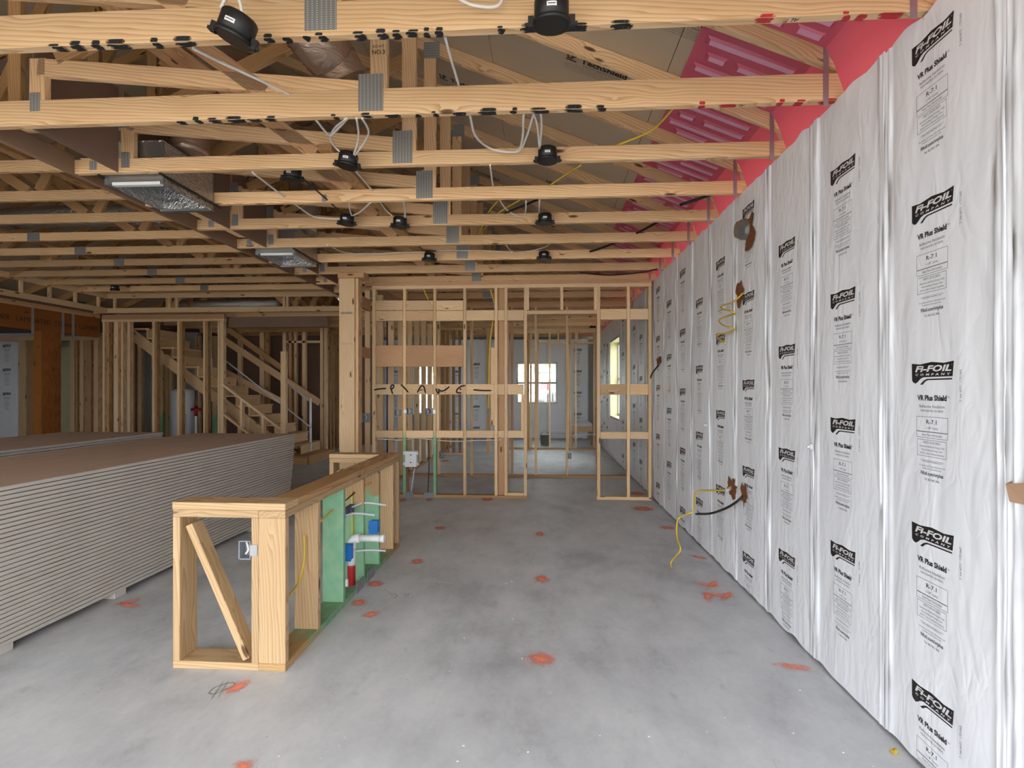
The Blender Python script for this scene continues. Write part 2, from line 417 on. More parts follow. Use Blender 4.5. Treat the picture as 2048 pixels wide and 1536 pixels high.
def add_text(bm, s, size, x, y, z=0.0, bold=0.0, shear=0.0, align='CENTER', sx=1.0, mi=0, space=1.0, width=None):
    cu = bpy.data.curves.new('txt', 'FONT'); cu.body = s; cu.size = size; cu.align_x = align; cu.align_y = 'CENTER'
    cu.offset = bold * size; cu.shear = shear; cu.resolution_u = 2; cu.space_character = space
    ob = bpy.data.objects.new('txt', cu); COL.objects.link(ob)
    dg = bpy.context.evaluated_depsgraph_get(); me = ob.evaluated_get(dg).to_mesh()
    if width:
        xs = [v.co.x for v in me.vertices]; sx = width / max(1e-6, max(xs) - min(xs))
    vs = [bm.verts.new((v.co.x * sx + x, v.co.y + y, z)) for v in me.vertices]
    for p in me.polygons:
        try: f = bm.faces.new([vs[i] for i in p.vertices]); f.material_index = mi
        except ValueError: pass
    ob.to_mesh_clear(); bpy.data.objects.remove(ob); bpy.data.curves.remove(cu)
ORD = ['first', 'second', 'third', 'fourth', 'fifth', 'sixth', 'seventh', 'eighth', 'ninth', 'tenth', 'eleventh', 'twelfth', 'thirteenth',
       'fourteenth', 'fifteenth', 'sixteenth', 'seventeenth', 'eighteenth', 'nineteenth', 'twentieth', 'twenty-first', 'twenty-second', 'twenty-third']
rng = random.Random(7)

# ================================================================== THE SETTING
WX = 1.4325                    # face of the insulated wall
ZC = 2.84                      # underside of kitchen ceiling / top of walls
ZT = 3.13                      # underside of the raised ceiling
floor = tag(box('floor', -15.2, 1.64, -2.0, 15.3, -0.12, 0.0, 'concrete'), kind='structure')
tag(box('ground', -60, 60, -40, 80, -0.45, -0.2, 'grass'), kind='structure')
tag(box('street', -60, 60, 26, 33, -0.25, -0.17, 'asphalt'), kind='structure')

def struct_wall(name, boxes, mat, extra=None):
    bm = bmesh.new()
    for b in boxes: bm_box(bm, *b)
    if extra: extra(bm)
    return tag(put(name, mesh_from(name, bm, mat), Matrix()), kind='structure')
YWN, YWF, ZW0, ZW1 = 10.14, 11.6, 0.82, 2.45
X0, X1 = WX + 0.025, WX + 0.23
wall_right = struct_wall('wall_right', [(X0, X1, -2.0, YWN, 0, ZC), (X0, X1, YWF, 15.3, 0, ZC), (X0, X1, YWN, YWF, 0, ZW0), (X0, X1, YWN, YWF, ZW1, ZC)], 'block_wall')
YB = 15.2
WBX0, WBX1, WBZ0, WBZ1 = -0.78, 0.40, 1.0, 2.19
dpx = at(634, 800, y=YB).x
DX0, DX1 = dpx - 0.12, dpx + 0.14
def gable(bm):
    for y in (15.35, -1.9):
        vs = [bm.verts.new(v) for v in ((1.66, y, ZC), (1.66, y, 3.0), (-3.48, y, 5.15), (-8.4, y, 3.0), (-8.4, y, ZC))]
        bm.faces.new(vs)
W3X0, W3X1 = -3.80, -3.15
def back_boxes():
    out = []; x = -15.2
    for a, b, z0, z1 in ((DX0, DX1, 0.0, 2.25), (W3X0, W3X1, .68, 2.15), (WBX0, WBX1, WBZ0, WBZ1)):
        out.append((x, a, YB, YB + .2, 0, ZC)); x = b
        if z0 > 0: out.append((a, b, YB, YB + .2, 0, z0))
        out.append((a, b, YB, YB + .2, z1, ZC))
    out.append((x, WX + .02, YB, YB + .2, 0, ZC)); return out
wall_back = struct_wall('wall_back', back_boxes(), 'block_wall', gable)
OPX0, OPX1 = -3.0, 1.4            # wide slider opening behind the camera
OLX0, OLX1 = -7.4, -3.5            # unseen second opening, added to brighten the left room and its ceiling
struct_wall('wall_rear', [(-15.2, OLX0, -2.0, -1.8, 0, ZC), (OLX0, OLX1, -2.0, -1.8, 2.45, ZC), (OLX1, OPX0, -2.0, -1.8, 0, ZC), (OPX1, WX + .02, -2.0, -1.8, 0, ZC), (OPX0, OPX1, -2.0, -1.8, 2.8, ZC)], 'block_wall')
wall_left = struct_wall('wall_left', [(-15.2, -15.0, -2.0, YB, 0, ZC)], 'block_wall')
tag(box('ceiling', -15.2, -8.4, -2.0, 15.4, ZC, ZC + .05, 'sheath_brown'), kind='structure')

# windows of the setting
def window_x(name, x, y0, y1, z0, z1):
    o = bpy.data.objects.new(name, None); link(o); o.location = (x, (y0 + y1) / 2, z0); tag(o, kind='structure')
    for a, b, c, d in ((y0, y1, z0, z0 + .03), (y0, y1, z1 - .03, z1), (y0, y0 + .03, z0, z1), (y1 - .03, y1, z0, z1)):
        box('window_buck', x - .17, x + .05, a, b, c, d, 'window_wood', o)
    zm = (z0 + z1) / 2
    for a, b, c, d in ((y0 + .03, y1 - .03, z0 + .03, z0 + .08), (y0 + .03, y1 - .03, z1 - .08, z1 - .03), (y0 + .03, y0 + .08, z0 + .03, z1 - .03),
                       (y1 - .08, y1 - .03, z0 + .03, z1 - .03), (y0 + .03, y1 - .03, zm - .025, zm + .025)):
        box('window_frame', x, x + .05, a, b, c, d, 'window_frame', o)
    box('pane', x + .02, x + .026, y0 + .08, y1 - .08, z0 + .08, zm - .025, 'glass', o)
    box('pane', x + .02, x + .026, y0 + .08, y1 - .08, zm + .025, z1 - .08, 'glass', o)
window_x('window_1', X1 - .05, YWN, YWF, ZW0, ZW1)
def window_y(name, y, x0, x1, z0, z1):
    o = bpy.data.objects.new(name, None); link(o); o.location = ((x0 + x1) / 2, y, z0); tag(o, kind='structure')
    zm = (z0 + z1) / 2; xm = (x0 + x1) / 2
    for a, b, c, d in ((x0, x1, z0, z0 + .05), (x0, x1, z1 - .05, z1), (x0, x0 + .05, z0, z1), (x1 - .05, x1, z0, z1), (x0, x1, zm - .03, zm + .03), (xm - .04, xm + .04, z0, z1)):
        box('window_frame', a, b, y - .05, y + .02, c, d, 'window_frame', o)
    for a, b in ((x0 + .05, xm - .04), (xm + .04, x1 - .05)):
        for c, d in ((z0 + .05, zm - .03), (zm + .03, z1 - .05)):
            box('pane', a, b, y - .02, y - .014, c, d, 'glass', o)
            box('muntin', a, b, y - .03, y - .01, (c + d) / 2 - .008, (c + d) / 2 + .008, 'window_frame', o)
window_y('window_2', YB + .1, WBX0, WBX1, WBZ0, WBZ1)
window_y('window_3', YB + .1, W3X0, W3X1, .68, 2.15)

# ------------------------------------------------------------------ printed label of the insulation
def label_mesh():
    bm = bmesh.new()
    def poly(pts, mi=0, z=0.0):
        f = bm.faces.new([bm.verts.new((x, y, z)) for x, y in pts]); f.material_index = mi; f.normal_update()
        bmesh.ops.triangulate(bm, faces=[f], ngon_method='EAR_CLIP')
    poly([(x, y * .78) for x, y in ((-.105, .047), (-.104, -.035), (-.098, -.045), (-.085, -.052), (-.074, -.045), (-.057, -.028), (-.042, -.0215), (.1, -.0205), (.106, .049), (.06, .042), (0, .05), (-.06, .041))])
    poly([(x, y * .78) for x, y in ((-.060, -.056), (-.047, -.058), (-.031, -.041), (-.018, -.036), (.098, -.035), (.098, -.0285), (-.024, -.0295), (-.039, -.036))])
    add_text(bm, 'Fi-FOIL', .031, .002, .0135, .0004, bold=.035, shear=.25, mi=1, width=.182)
    add_text(bm, 'COMPANY', .0108, .0, -.0075, .0004, bold=.03, shear=.2, mi=1, space=1.9, width=.176)
    add_text(bm, '\u00ae', .006, .097, .025, .0004, mi=1)
    add_text(bm, 'VR Plus Shield', .027, 0, -.095, bold=.04, width=.147)
    add_text(bm, 'TM', .008, .081, -.090)
    add_text(bm, 'Reflective Insulation', .0155, 0, -.126, width=.126, mi=2)
    add_text(bm, 'PERFORATED (HI-PERM)', .011, 0, -.1425, width=.112, mi=2)
    def frame(x0, x1, y0, y1, t=.0012):
        for a, b, c, d in ((x0, x1, y0, y0 + t), (x0, x1, y1 - t, y1), (x0, x0 + t, y0, y1), (x1 - t, x1, y0, y1)): poly([(a, c), (b, c), (b, d), (a, d)])
    frame(-.078, .078, -.220, -.164); frame(-.078, .078, -.243, -.2205); frame(-.075, .072, -.312, -.25)
    add_text(bm, 'R-7.1', .0225, 0, -.184, bold=.008, width=.052)
    add_text(bm, '1-1/8" Cavity', .012, 0, -.206, width=.06, mi=2)
    add_text(bm, 'Heat Flow Horizontal', .0125, 0, -.232, width=.098, mi=2)
    add_text(bm, 'MEETS OR EXCEEDS', .012, 0, -.2605, width=.086, mi=2)
    add_text(bm, 'International Building & Energy Codes', .0095, 0, -.275, width=.125, mi=2)
    add_text(bm, 'Florida Building & Energy Codes', .0095, 0, -.288, width=.105, mi=2)
    add_text(bm, 'ASTM C1224 for Reflective Insulations', .0095, 0, -.301, width=.12, mi=2)
    add_text(bm, '* THIS SIDE FACING OUT *', .012, 0, -.330, width=.115, mi=2)
    add_text(bm, 'For Additional Product Information and', .008, 0, -.3475, width=.13, mi=2)
    add_text(bm, 'Installation Instructions visit:', .008, 0, -.3575, width=.095, mi=2)
    add_text(bm, 'Fifoil.com/vrplus', .0185, 0, -.376, bold=.02, width=.112)
    add_text(bm, 'Tel: 863.965.1846', .0115, 0, -.398, width=.075)
    return mesh_from('printed_label', bm, ['ink', 'white_print', 'ink_grey'])
LABEL = label_mesh()
def label_top():
    bm = bmesh.new()
    add_text(bm, 'E90122.1 . 12:09 PM. C', .012, 0, 0, width=.11, mi=0)
    return mesh_from('date_print', bm, ['ink_grey'])

def foil_mesh(seed, W, H):
    rn = random.Random(seed); bm = bmesh.new(); h = W / 2
    cols = [-h, -h + .004, -h + .012, -h + .026, -h + .032, -h + .04] + [-h + .06 + i * (W - .12) / 14 for i in range(15)] + [h - .04, h - .032, h - .026, h - .012, h - .004, h]
    prof = {0: .004, 1: .011, 2: .005, 3: .006, 4: .012, 5: .002}
    nz = 110; G = []
    for j in range(nz + 1):
        t = j / nz * H; row = []
        for i, s in enumerate(cols):
            e = i if i < 6 else (len(cols) - 1 - i if i >= len(cols) - 6 else None)
            nv = noise.noise(Vector((s * 3.5 + seed * 7.1, t * 1.6, seed)))
            if e is not None:
                n = prof[e] * (0.7 + 0.6 * noise.noise(Vector((seed * 3.3 + e, t * 2.5, i)))) ; ds = .011 * noise.noise(Vector((seed * 5.0 + e * 2, t * 3.0, i * .7))) + .004 * noise.noise(Vector((seed * 2.0 + e * 5, t * 11.0, i * 1.7)))
                if e == 0: ds = 0
            else:
                k = math.cos(s / h * math.pi / 2); n = .006 * min(1.0, k * 1.4) + .006 * nv * max(0.0, min(1.0, (abs(s) - .135) / .05)); ds = 0
            tz = t
            if j == nz: tz = t + .02 * noise.noise(Vector((s * 9, seed, 3.0)))
            if j == 0: tz = max(.006, .012 + .02 * noise.noise(Vector((s * 7, seed, 9.0))))
            row.append(bm.verts.new((s + ds, tz, n)))
        G.append(row)
    for a, b in zip(G, G[1:]):
        for i in range(len(cols) - 1):
            f = bm.faces.new((a[i], a[i + 1], b[i + 1], b[i])); f.smooth = True
    return mesh_from('foil_panel', bm, 'foil')
PW = .583
FOILS = [foil_mesh(i + 1, PW, 2.845) for i in range(4)]
RX = Matrix(((0, 0, -1), (-1, 0, 0), (0, 1, 0))).to_4x4()          # local x -> -Y, local y -> Z, local z -> -X
def MX(x, y, z): m = RX.copy(); m.translation = (x, y, z); return m
PHASE = {0: 1.494, 1: 1.866, 2: 1.653, 3: 1.459, 4: 1.832, 5: 1.609, 6: 1.398, 7: 1.787, 8: 1.441, 9: 1.827}
SEAM0 = 1.727
DATE = label_top()
panel_objs = {}
for n in range(-6, 24):
    yc = SEAM0 + PW * (n + .5)
    if yc > 15.1: break
    inwin = yc + PW / 2 > YWN + .02 and yc - PW / 2 < YWF - .02
    if inwin:
        a, b = max(yc - PW / 2, YWN), min(yc + PW / 2, YWF)
        for (z0, z1) in ((0.01, ZW0), (ZW1, ZC)):
            bm = bmesh.new(); bmesh.ops.create_grid(bm, x_segments=10, y_segments=8, size=.5)
            for v in bm.verts:
                v.co = Vector((v.co.x * PW, (v.co.y + .5) * (z1 - z0), .004 + .004 * noise.noise(Vector((v.co.x * 4 + n, v.co.y * 4, z0)))))
            put('foil_panel', mesh_from('foil_panel', bm, 'foil', True), MX(WX, yc, z0), wall_right)
        # the parts of a strip that stand beside the opening
        for (s0, s1) in ((yc - PW / 2, min(YWN, yc + PW / 2)), (max(YWF, yc - PW / 2), yc + PW / 2)):
            if s1 - s0 > .03: box('foil_panel', WX - .002, X0, s0, s1, ZW0, ZW1, 'foil', wall_right)
        continue
    p = put('foil_panel', FOILS[n % 4], MX(WX, yc, 0), wall_right); panel_objs[n] = p
    z0 = PHASE.get(n, 1.2 + rng.random() * .6)
    while z0 - .61 > -.02: z0 -= .61
    while z0 < ZC - .04:
        top_ok = z0 + .05 < ZC
        if z0 - .05 > 0.0 and top_ok and (z0 - .41 > 0 or True):
            put('printed_label', LABEL, MX(WX - .0068, yc + .02, z0), p)
        if n < 4 and z0 - .1 > 0:
            d = put('date_print', DATE, MX(WX - .0068, yc - .115, z0 - .05), p); d.matrix_basis = d.matrix_basis @ Matrix.Rotation(-math.pi / 2, 4, 'Z')
        z0 += .61

# facing panels on the far walls
RY = Matrix(((1, 0, 0), (0, 0, -1), (0, 1, 0))).to_4x4()
def MY(x, y, z): m = RY.copy(); m.translation = (x, y, z); return m
for i in range(-10, 4):
    xc = -.19 + PW * i
    if xc + PW / 2 > WBX0 and xc - PW / 2 < WBX1:
        for z0, z1 in ((0.01, WBZ0), (WBZ1, ZC)):
            box('foil_panel', xc - PW / 2 + .004, xc + PW / 2 - .004, YB - .012, YB - .002, z0, z1, 'foil', wall_back)
        for s0, s1 in ((xc - PW / 2, WBX0), (WBX1, xc + PW / 2)):
            if .02 < s1 - s0 < PW: box('foil_panel', s0, s1, YB - .012, YB - .002, WBZ0, WBZ1, 'foil', wall_back)
        continue
    if any(xc - PW / 2 < b + .02 and xc + PW / 2 > a - .02 for a, b in ((DX0, DX1), (W3X0, W3X1))): continue
    if xc + PW / 2 > WX: continue
    p = put('foil_panel', FOILS[i % 4], MY(xc, YB - .012, 0), wall_back)
    z0 = .3 + .2 * (i % 3)
    while z0 < 2.7: put('printed_label', LABEL, MY(xc, YB - .0195, z0), p); z0 += .61

# ------------------------------------------------------------------ roof
PITCH = 5 / 12.0; RIDGE = -3.48
def roof_z(x, off=0.0):                      # lower edge of top chord (off=0)
    xx = x if x > RIDGE else 2 * RIDGE - x
    return 2.99 + PITCH * (WX - xx) + off
roof = bpy.data.objects.new('ceiling_roof', None); link(roof); roof.location = (RIDGE, 6.7, 5.0); tag(roof, kind='structure')
sl = math.sqrt(1 + PITCH ** 2)
for side in (1, -1):
    xa = WX + .45
    while xa > RIDGE + .01:
        xb = max(RIDGE, xa - 1.22 / sl)
        yy = -2.1 - (0.6 if int((WX - xa) * 10) % 2 else 0)
        k = 0
        while yy < 15.5:
            ya, yb = yy + .002, min(yy + 2.44, 15.6) - .002
            fx = (lambda x: x) if side == 1 else (lambda x: 2 * RIDGE - x)
            pa = Vector((fx(xa - .002), (ya + yb) / 2, roof_z(xa, .0965 + .008))); pb = Vector((fx(xb + .002), (ya + yb) / 2, roof_z(xb, .0965 + .008)))
            board('sheathing_panel', pa, pb, .0115, yb - ya, 'sheathing', roof, (0, 0, 1))
            yy += 2.44; k += 1
        xa = xb
bm = bmesh.new()
for side in (1, -1):
    xo = WX + .45; fx = (lambda x: x) if side == 1 else (lambda x: 2 * RIDGE - x)
    bm.faces.new([bm.verts.new(v) for v in ((fx(xo), -2.1, roof_z(xo, .12)), (fx(xo), 15.6, roof_z(xo, .12)), (fx(RIDGE), 15.6, roof_z(RIDGE, .12)), (fx(RIDGE), -2.1, roof_z(RIDGE, .12)))])
put('light_leak_cover', mesh_from('light_leak_cover', bm, 'rubber'), Matrix(), roof)  # unseen sheet added over the sheathing to block sky leaking between panels
def sheath_text(px, py, w):
    # black printing on the underside of the sheathing
    r = ray(px, py); k = 2.99 + .0965 + .001 + PITCH * WX
    D = (k - CAMH) / (r.z + PITCH * r.x); p = Vector((r.x * D, r.y * D, CAMH + r.z * D))
    bm = bmesh.new()
    f = bm.faces.new([bm.verts.new(v) for v in ((-.27, -.055, 0), (-.15, -.055, 0), (-.15, -.035, 0), (-.27, -.035, 0))])
    add_text(bm, 'LP', .11, -.21, .015, bold=.03, width=.10); add_text(bm, 'TechShield', .115, .16, .0, bold=.03, width=.52)
    add_text(bm, 'RADIANT BARRIER SHEATHING', .03, .16, -.075, width=.46)
    for q in range(4): add_text(bm, 'STRUCTURAL PANEL RATED SHEATHING EXPOSURE 1', .02, .02, -.115 - q * .03, width=.6, mi=1)
    X = Vector((1, 0, -PITCH)).normalized(); Z = Vector((-PITCH, 0, -1)).normalized(); Y = Z.cross(X)
    m = Matrix((X, Y, Z)).transposed().to_4x4() @ Matrix.Diagonal((w, w, 1, 1)); m.translation = p + Z * .003
    put('printed_lettering', mesh_from('printed_lettering', bm, ['ink', 'ink_grey']), m, roof)
sheath_text(1180, 128, .62); sheath_text(915, 165, .62); sheath_text(1340, 25, .62); sheath_text(960, 345, .6); sheath_text(1120, 372, .6)

# ================================================================== ROOF TRUSSES
TY0, TDY = 2.06, 0.614
def ty(k): return TY0 + TDY * k
CHORD = {}
TRUSS = {}
def make_truss(k, idx):
    y = ty(k); yc = y + .019; big = k in (0, 1); tray = 3.2 < y < 9.3
    if k < 0: lab = 'roof truss nearest above the camera, in front of the doubled-depth ones'
    else: lab = 'bare pine roof truss overhead, %s row back from the camera' % ORD[k]
    T = thing('roof_truss', (RIDGE, y, ZC), lab, 'truss', 'roof trusses')
    def mem(name, xa, za, xb, zb, w, mat='pine', t=.036):
        up = (1, 0, 0) if abs(xa - xb) < 1e-4 else (0, 0, 1)
        return board(name, (xa, yc, za), (xb, yc, zb), w, t, mat, T, up, .0015 if k < 5 else 0)
    h = .135 if big else .09
    xl = -3.06 if tray else -8.8
    c = mem('bottom_chord', xl, ZC + h / 2, WX + .18, ZC + h / 2, h, 'pine', .038); CHORD[k] = c
    if tray: mem('bottom_chord', -8.3, ZT + .045, -2.66, ZT + .045, .09, 'pine', .038)
    xe = WX + .42; cv = .0483
    mem('top_chord', RIDGE, roof_z(RIDGE, cv), xe, roof_z(xe, cv), .089, 'pine', .038)
    mem('top_chord', RIDGE, roof_z(RIDGE, cv), 2 * RIDGE - xe, roof_z(xe, cv), .089, 'pine_dark', .038)
    z1 = ZC + h; zl = ZT + .09 if tray else z1
    mem('web', -.845, z1, -.845, roof_z(-.845) , .089)
    mem('web', -2.70, z1, -2.70, 3.2, .089)
    mem('web', -2.70, 3.155, -.94, 2.975, .089)
    mem('web', -1.45, z1, -3.40, z1 + 1.95 * .733, .089, 'pine_red')
    mem('web', -2.60, 3.2, -.93, roof_z(-.93) - .03, .089, 'pine_dark')
    mem('web', RIDGE, zl, RIDGE, roof_z(RIDGE), .089, 'pine_dark')
    mem('web', -4.55, zl, -3.6, roof_z(-3.6), .089, 'pine_dark')
    mem('web', -4.65, zl, -5.9, roof_z(-5.9), .089, 'pine_dark')
    mem('web', -6.9, zl, -5.95, roof_z(-5.95), .089, 'pine_dark')
    mem('web', -6.95, zl, -6.95, roof_z(-6.95), .089, 'pine_dark')
    def plate(x, z, w, hh): box('connector_plate', x - w / 2, x + w / 2, y - .0025, y - .0003, z - hh / 2, z + hh / 2, 'steel_plate', T)
    plate(-.885, ZC + .115, .125, .205) if not big else plate(-.885, ZC + .115 , .13, .19)
    plate(-2.71, ZC + h - .01, .055, .10)
    if tray:
        plate(-2.93, ZC + .05, .05, .06); plate(-5.84, ZT + .045, .15, .10); plate(-2.72, ZT + .06, .07, .12)
    plate(-.83, roof_z(-.83) + .02, .12, .12)
    box('hurricane_strap', WX - .07, WX - .045, y - .004, y - .0026, ZC - .03, 3.12, 'strap_metal', T)
    TRUSS[k] = T
for i, k in enumerate(range(-1, 21)): make_truss(k, i)

# sprayed layout marks on the first two chords
def sprays(k, spans, mat, seed):
    rn = random.Random(seed); y = ty(k); c = CHORD[k]
    for px0, px1 in spans:
        r0, r1 = ray(px0, 100), ray(px1, 100)
        xa, xb = r0.x / r0.y * y, r1.x / r1.y * y
        m = (xa + xb) / 2; w = abs(xb - xa)
        ribbon('spray_mark', [(m - w / 2, y + .012 + rn.random() * .01, ZC), (m, y + .014 + rn.random() * .01, ZC), (m + w / 2, y + .012 + rn.random() * .012, ZC)], .026 + rn.random() * .012, (0, 0, -1), mat, c, 4)
        if rn.random() < .7:
            hh = rn.uniform(.008, .02); sh = rn.uniform(-.012, .012)
            ribbon('spray_mark', [(m - w * .45 + sh, y, ZC + hh / 2), (m + sh, y, ZC + hh / 2), (m + w * .4 + sh, y, ZC + hh / 2 * .8)], hh, (0, -1, 0), mat, c, 4, .0012)
sprays(0, [(100, 128), (138, 165), (180, 200), (210, 255), (300, 318), (345, 388), (525, 545), (562, 580), (605, 616), (634, 652), (706, 732), (752, 775), (782, 800), (810, 835), (845, 858), (868, 885), (995, 1008), (1040, 1100), (1125, 1178), (1222, 1268)], 'spray_black', 3)
sprays(0, [(1512, 1550), (1690, 1705), (1718, 1740), (1760, 1812)], 'spray_red', 4)
sprays(1, [(350, 370), (388, 402), (415, 440), (452, 490), (492, 520), (528, 550), (664, 676), (722, 745), (768, 800), (830, 838), (865, 876), (905, 932), (955, 995), (1020, 1032), (1062, 1100), (1128, 1168), (1195, 1215)], 'spray_black', 5)
sprays(1, [(1398, 1412), (1440, 1475), (1555, 1568), (1590, 1610), (1640, 1675)], 'spray_red', 6)
def chord_note(k, s, px, mat='ink', size=.03):
    y = ty(k); r = ray(px, 200); bm = bmesh.new(); add_text(bm, s, size, 0, 0, shear=.3)
    m = Matrix.Identity(4); m.col[0][:3] = (-1, 0, 0); m.col[1][:3] = (0, -1, 0) ; m.col[2][:3] = (0, 0, 1)
    X = Vector((-1, 0, 0)); Z = Vector((0, 0, -1)); Y = Z.cross(X)
    m = Matrix((X, Y, Z)).transposed().to_4x4(); m.translation = (r.x / r.y * y, y + .018, ZC - .0015)
    put('written_note', mesh_from('written_note', bm, mat), m, CHORD[k])
chord_note(0, 'ALT', 1590); chord_note(1, 'ALT', 1482); chord_note(2, '1019', 1425)
def grade_stamp(k, px, z, rows=('KD19 SPF', 'No.2')):
    y = ty(k); r = ray(px, 200); bm = bmesh.new()
    for q, s in enumerate(rows): add_text(bm, s, .02, 0, -q * .02, bold=.01)
    m = Matrix(((1, 0, 0), (0, 0, -1), (0, 1, 0))).to_4x4(); m.translation = (r.x / r.y * y, y - .0008, z)
    put('grade_stamp', mesh_from('grade_stamp', bm, 'ink'), m, CHORD[k])
r_ = ray(758, 110)
def web_stamp():
    y = ty(1); bm = bmesh.new(); add_text(bm, 'NO.3', .03, 0, 0, bold=.01); add_text(bm, 'KD-HT', .02, 0, .03)
    m = Matrix(((1, 0, 0), (0, 0, -1), (0, 1, 0))).to_4x4(); m.translation = (-.845, y - .0008, 3.16)
    put('grade_stamp', mesh_from('grade_stamp', bm, 'ink'), m, TRUSS[1])
web_stamp()

# lengthwise braces lying on the chords
def brace(x, z, y0, y1, lab, mat='pine_dark'):
    o = board('lateral_brace', (x, y0, z + .019), (x, y1, z + .019), .038, .089, mat); tag(o, lab, 'brace', 'lateral truss braces')
brace(-1.37, ZC + .092, 3.25, 9.0, 'weathered two-by-four running lengthwise on the kitchen chords beside a white cable')
brace(-4.05, ZT + .092, 3.2, 9.2, 'two-by-four brace lying lengthwise on the raised ceiling chords')
brace(-6.2, ZT + .092, 3.2, 9.2, 'two-by-four brace on the raised chords nearest the left wall')
o = box('ribbon_board', -3.10, -3.062, ty(1) + .05, 9.35, ZC, ZC + .115, 'cardboard'); tag(o, 'long brown ribbon board along the step of the raised ceiling', 'board')
for i, k in enumerate(range(1, 11)):
    o = box('draft_stop_panel', -2.765, -2.757, ty(k) + .04, ty(k + 1) - .002, ZC + (.25 if k in (2, 5) else .0), ZT + .26, 'sheath_brown')
    tag(o, 'dark brown fibreboard panel at the ceiling step behind the %s truss' % ORD[k], 'panel', 'brown draft-stop panels')

# ================================================================== PINK RAFTER VENTS
def baffle_mesh(w):
    bm = bmesh.new(); x0, x1 = .83, WX - .06
    prof = [(x0, roof_z(x0, .088)), (x1, roof_z(x1, .080)), (WX - .02, roof_z(WX - .02, .02)), (WX + .03, ZC + .03), (WX + .05, ZC)]
    L = [[bm.verts.new((x, s * w / 2, z)) for s in (-1, 1)] for x, z in prof]
    for a, b in zip(L, L[1:]): bm.faces.new((a[0], a[1], b[1], b[0]))
    # raised trapezoid ribs that stand proud of the sheet towards the room
    def rib(xa, xb, ya, yb):
        e = .018; d = .016
        def P(x, y, down): return bm.verts.new((x, y, roof_z(x, .087 - (down))))
        bot = [P(xa, ya, .002), P(xb, ya, .002), P(xb, yb, .002), P(xa, yb, .002)]
        top = [P(xa + e, ya + e * .7, d), P(xb - e, ya + e * .7, d), P(xb - e, yb - e * .7, d), P(xa + e, yb - e * .7, d)]
        bm.faces.new(top).material_index = 1
        for i in range(4): bm.faces.new((bot[i], bot[(i + 1) % 4], top[(i + 1) % 4], top[i]))
    h = w / 2
    for ya, segs in ((-h + .035, ((.90, 1.12), (1.17, 1.34))), (-h + .15, ((.87, 1.34),)), (-h + .27, ((.90, 1.02), (1.06, 1.34))), (-h + .385, ((.86, 1.34),)), (-h + .485, ((.93, 1.16), (1.2, 1.34)))):
        for xa, xb in segs: rib(xa, xb, ya, ya + .062)
    bmesh.ops.recalc_face_normals(bm, faces=bm.faces)
    return mesh_from('rafter_vent', bm, ['pink', 'pink_rib'])
BAF = baffle_mesh(TDY - .044)
for i, k in enumerate(range(-1, 20)):
    o = put('rafter_vent', BAF, Matrix.Translation((0, ty(k) + .040 + (TDY - .042) / 2, 0)))
    tag(o, ('pink ribbed foam vent in the roof bay behind the %s truss row' % ORD[k]) if k >= 0 else 'pink ribbed foam vent in the roof bay nearest the camera', 'rafter vent', 'pink rafter vents')

# ================================================================== RECESSED LIGHT CANS
def lathe(bm, prof, seg=24, mi=0):
    R = [[bm.verts.new((r * math.cos(2 * math.pi * k / seg), r * math.sin(2 * math.pi * k / seg), z)) for k in range(seg)] for r, z in prof]
    for a, b in zip(R, R[1:]):
        for k in range(seg):
            f = bm.faces.new((a[k], a[(k + 1) % seg], b[(k + 1) % seg], b[k])); f.material_index = mi; f.smooth = True
    for rg in (R[0], R[-1]):
        try: bm.faces.new(rg)
        except ValueError: pass
def can_meshes():
    bm = bmesh.new(); lathe(bm, [(.008, .06), (.052, .058), (.055, 0.0), (.0575, 0.0), (.0575, .072), (.052, .08), (.008, .08)]); bmesh.ops.recalc_face_normals(bm, faces=bm.faces)
    a = mesh_from('housing', bm, 'black')
    bm = bmesh.new(); lathe(bm, [(.0575, 0.0), (.064, 0.0), (.064, .012), (.0575, .014)]); bmesh.ops.recalc_face_normals(bm, faces=bm.faces)
    b = mesh_from('trim_ring', bm, 'black')
    bm = bmesh.new(); bm_box(bm, -.009, .009, -.004, .016, -.004, .03); bm_box(bm, -.006, .006, .012, .024, .0, .010); c = mesh_from('spring_clip', bm, 'black')
    bm = bmesh.new()
    for q in range(5):
        a0, a1 = -math.pi / 2 - .28 + q * .112, -math.pi / 2 - .28 + (q + 1) * .112
        bm.faces.new([bm.verts.new((.0582 * math.cos(t), .0582 * math.sin(t), z)) for t, z in ((a0, .032), (a1, .032), (a1, .046), (a0, .046))])
    add = mesh_from('sticker', bm, 'white_print')
    bm = bmesh.new(); bm_box(bm, -.012, .012, -.0592, -.0584, .0375, .0405); e = mesh_from('sticker_print', bm, 'ink_grey')
    return a, b, c, add, e
CAN = can_meshes()
def can(px, py, D, label, tilt=(0, 0, 0), s=1.0):
    p = at(px, py, D=D); T = thing('recessed_light_can', p, label, 'light can', 'black recessed light cans')
    T.rotation_euler = tilt; T.scale = (s, s, s)
    bpy.context.view_layer.update()
    def ch(name, me, m=Matrix()):
        o = bpy.data.objects.new(name, me); link(o, T); o.matrix_basis = Matrix.Translation((0, 0, -.04)) @ m; return o
    ch('housing', CAN[0]); ch('trim_ring', CAN[1])
    for a in (0, math.pi): ch('spring_clip', CAN[2], Matrix.Rotation(a - math.pi / 2, 4, 'Z') @ Matrix.Translation((0, .062, 0)))
    st = ch('sticker', CAN[3]); o = bpy.data.objects.new('sticker_print', CAN[4]); link(o, st)
can(474, 57, 1.99, 'tilted black light can on the nearest chord, left of the steel plate', (.12, .38, .2), 1.12)
can(1103, 26, 1.97, 'black light can hanging at the top centre of the nearest chord', (.12, 0, 0), 1.12)
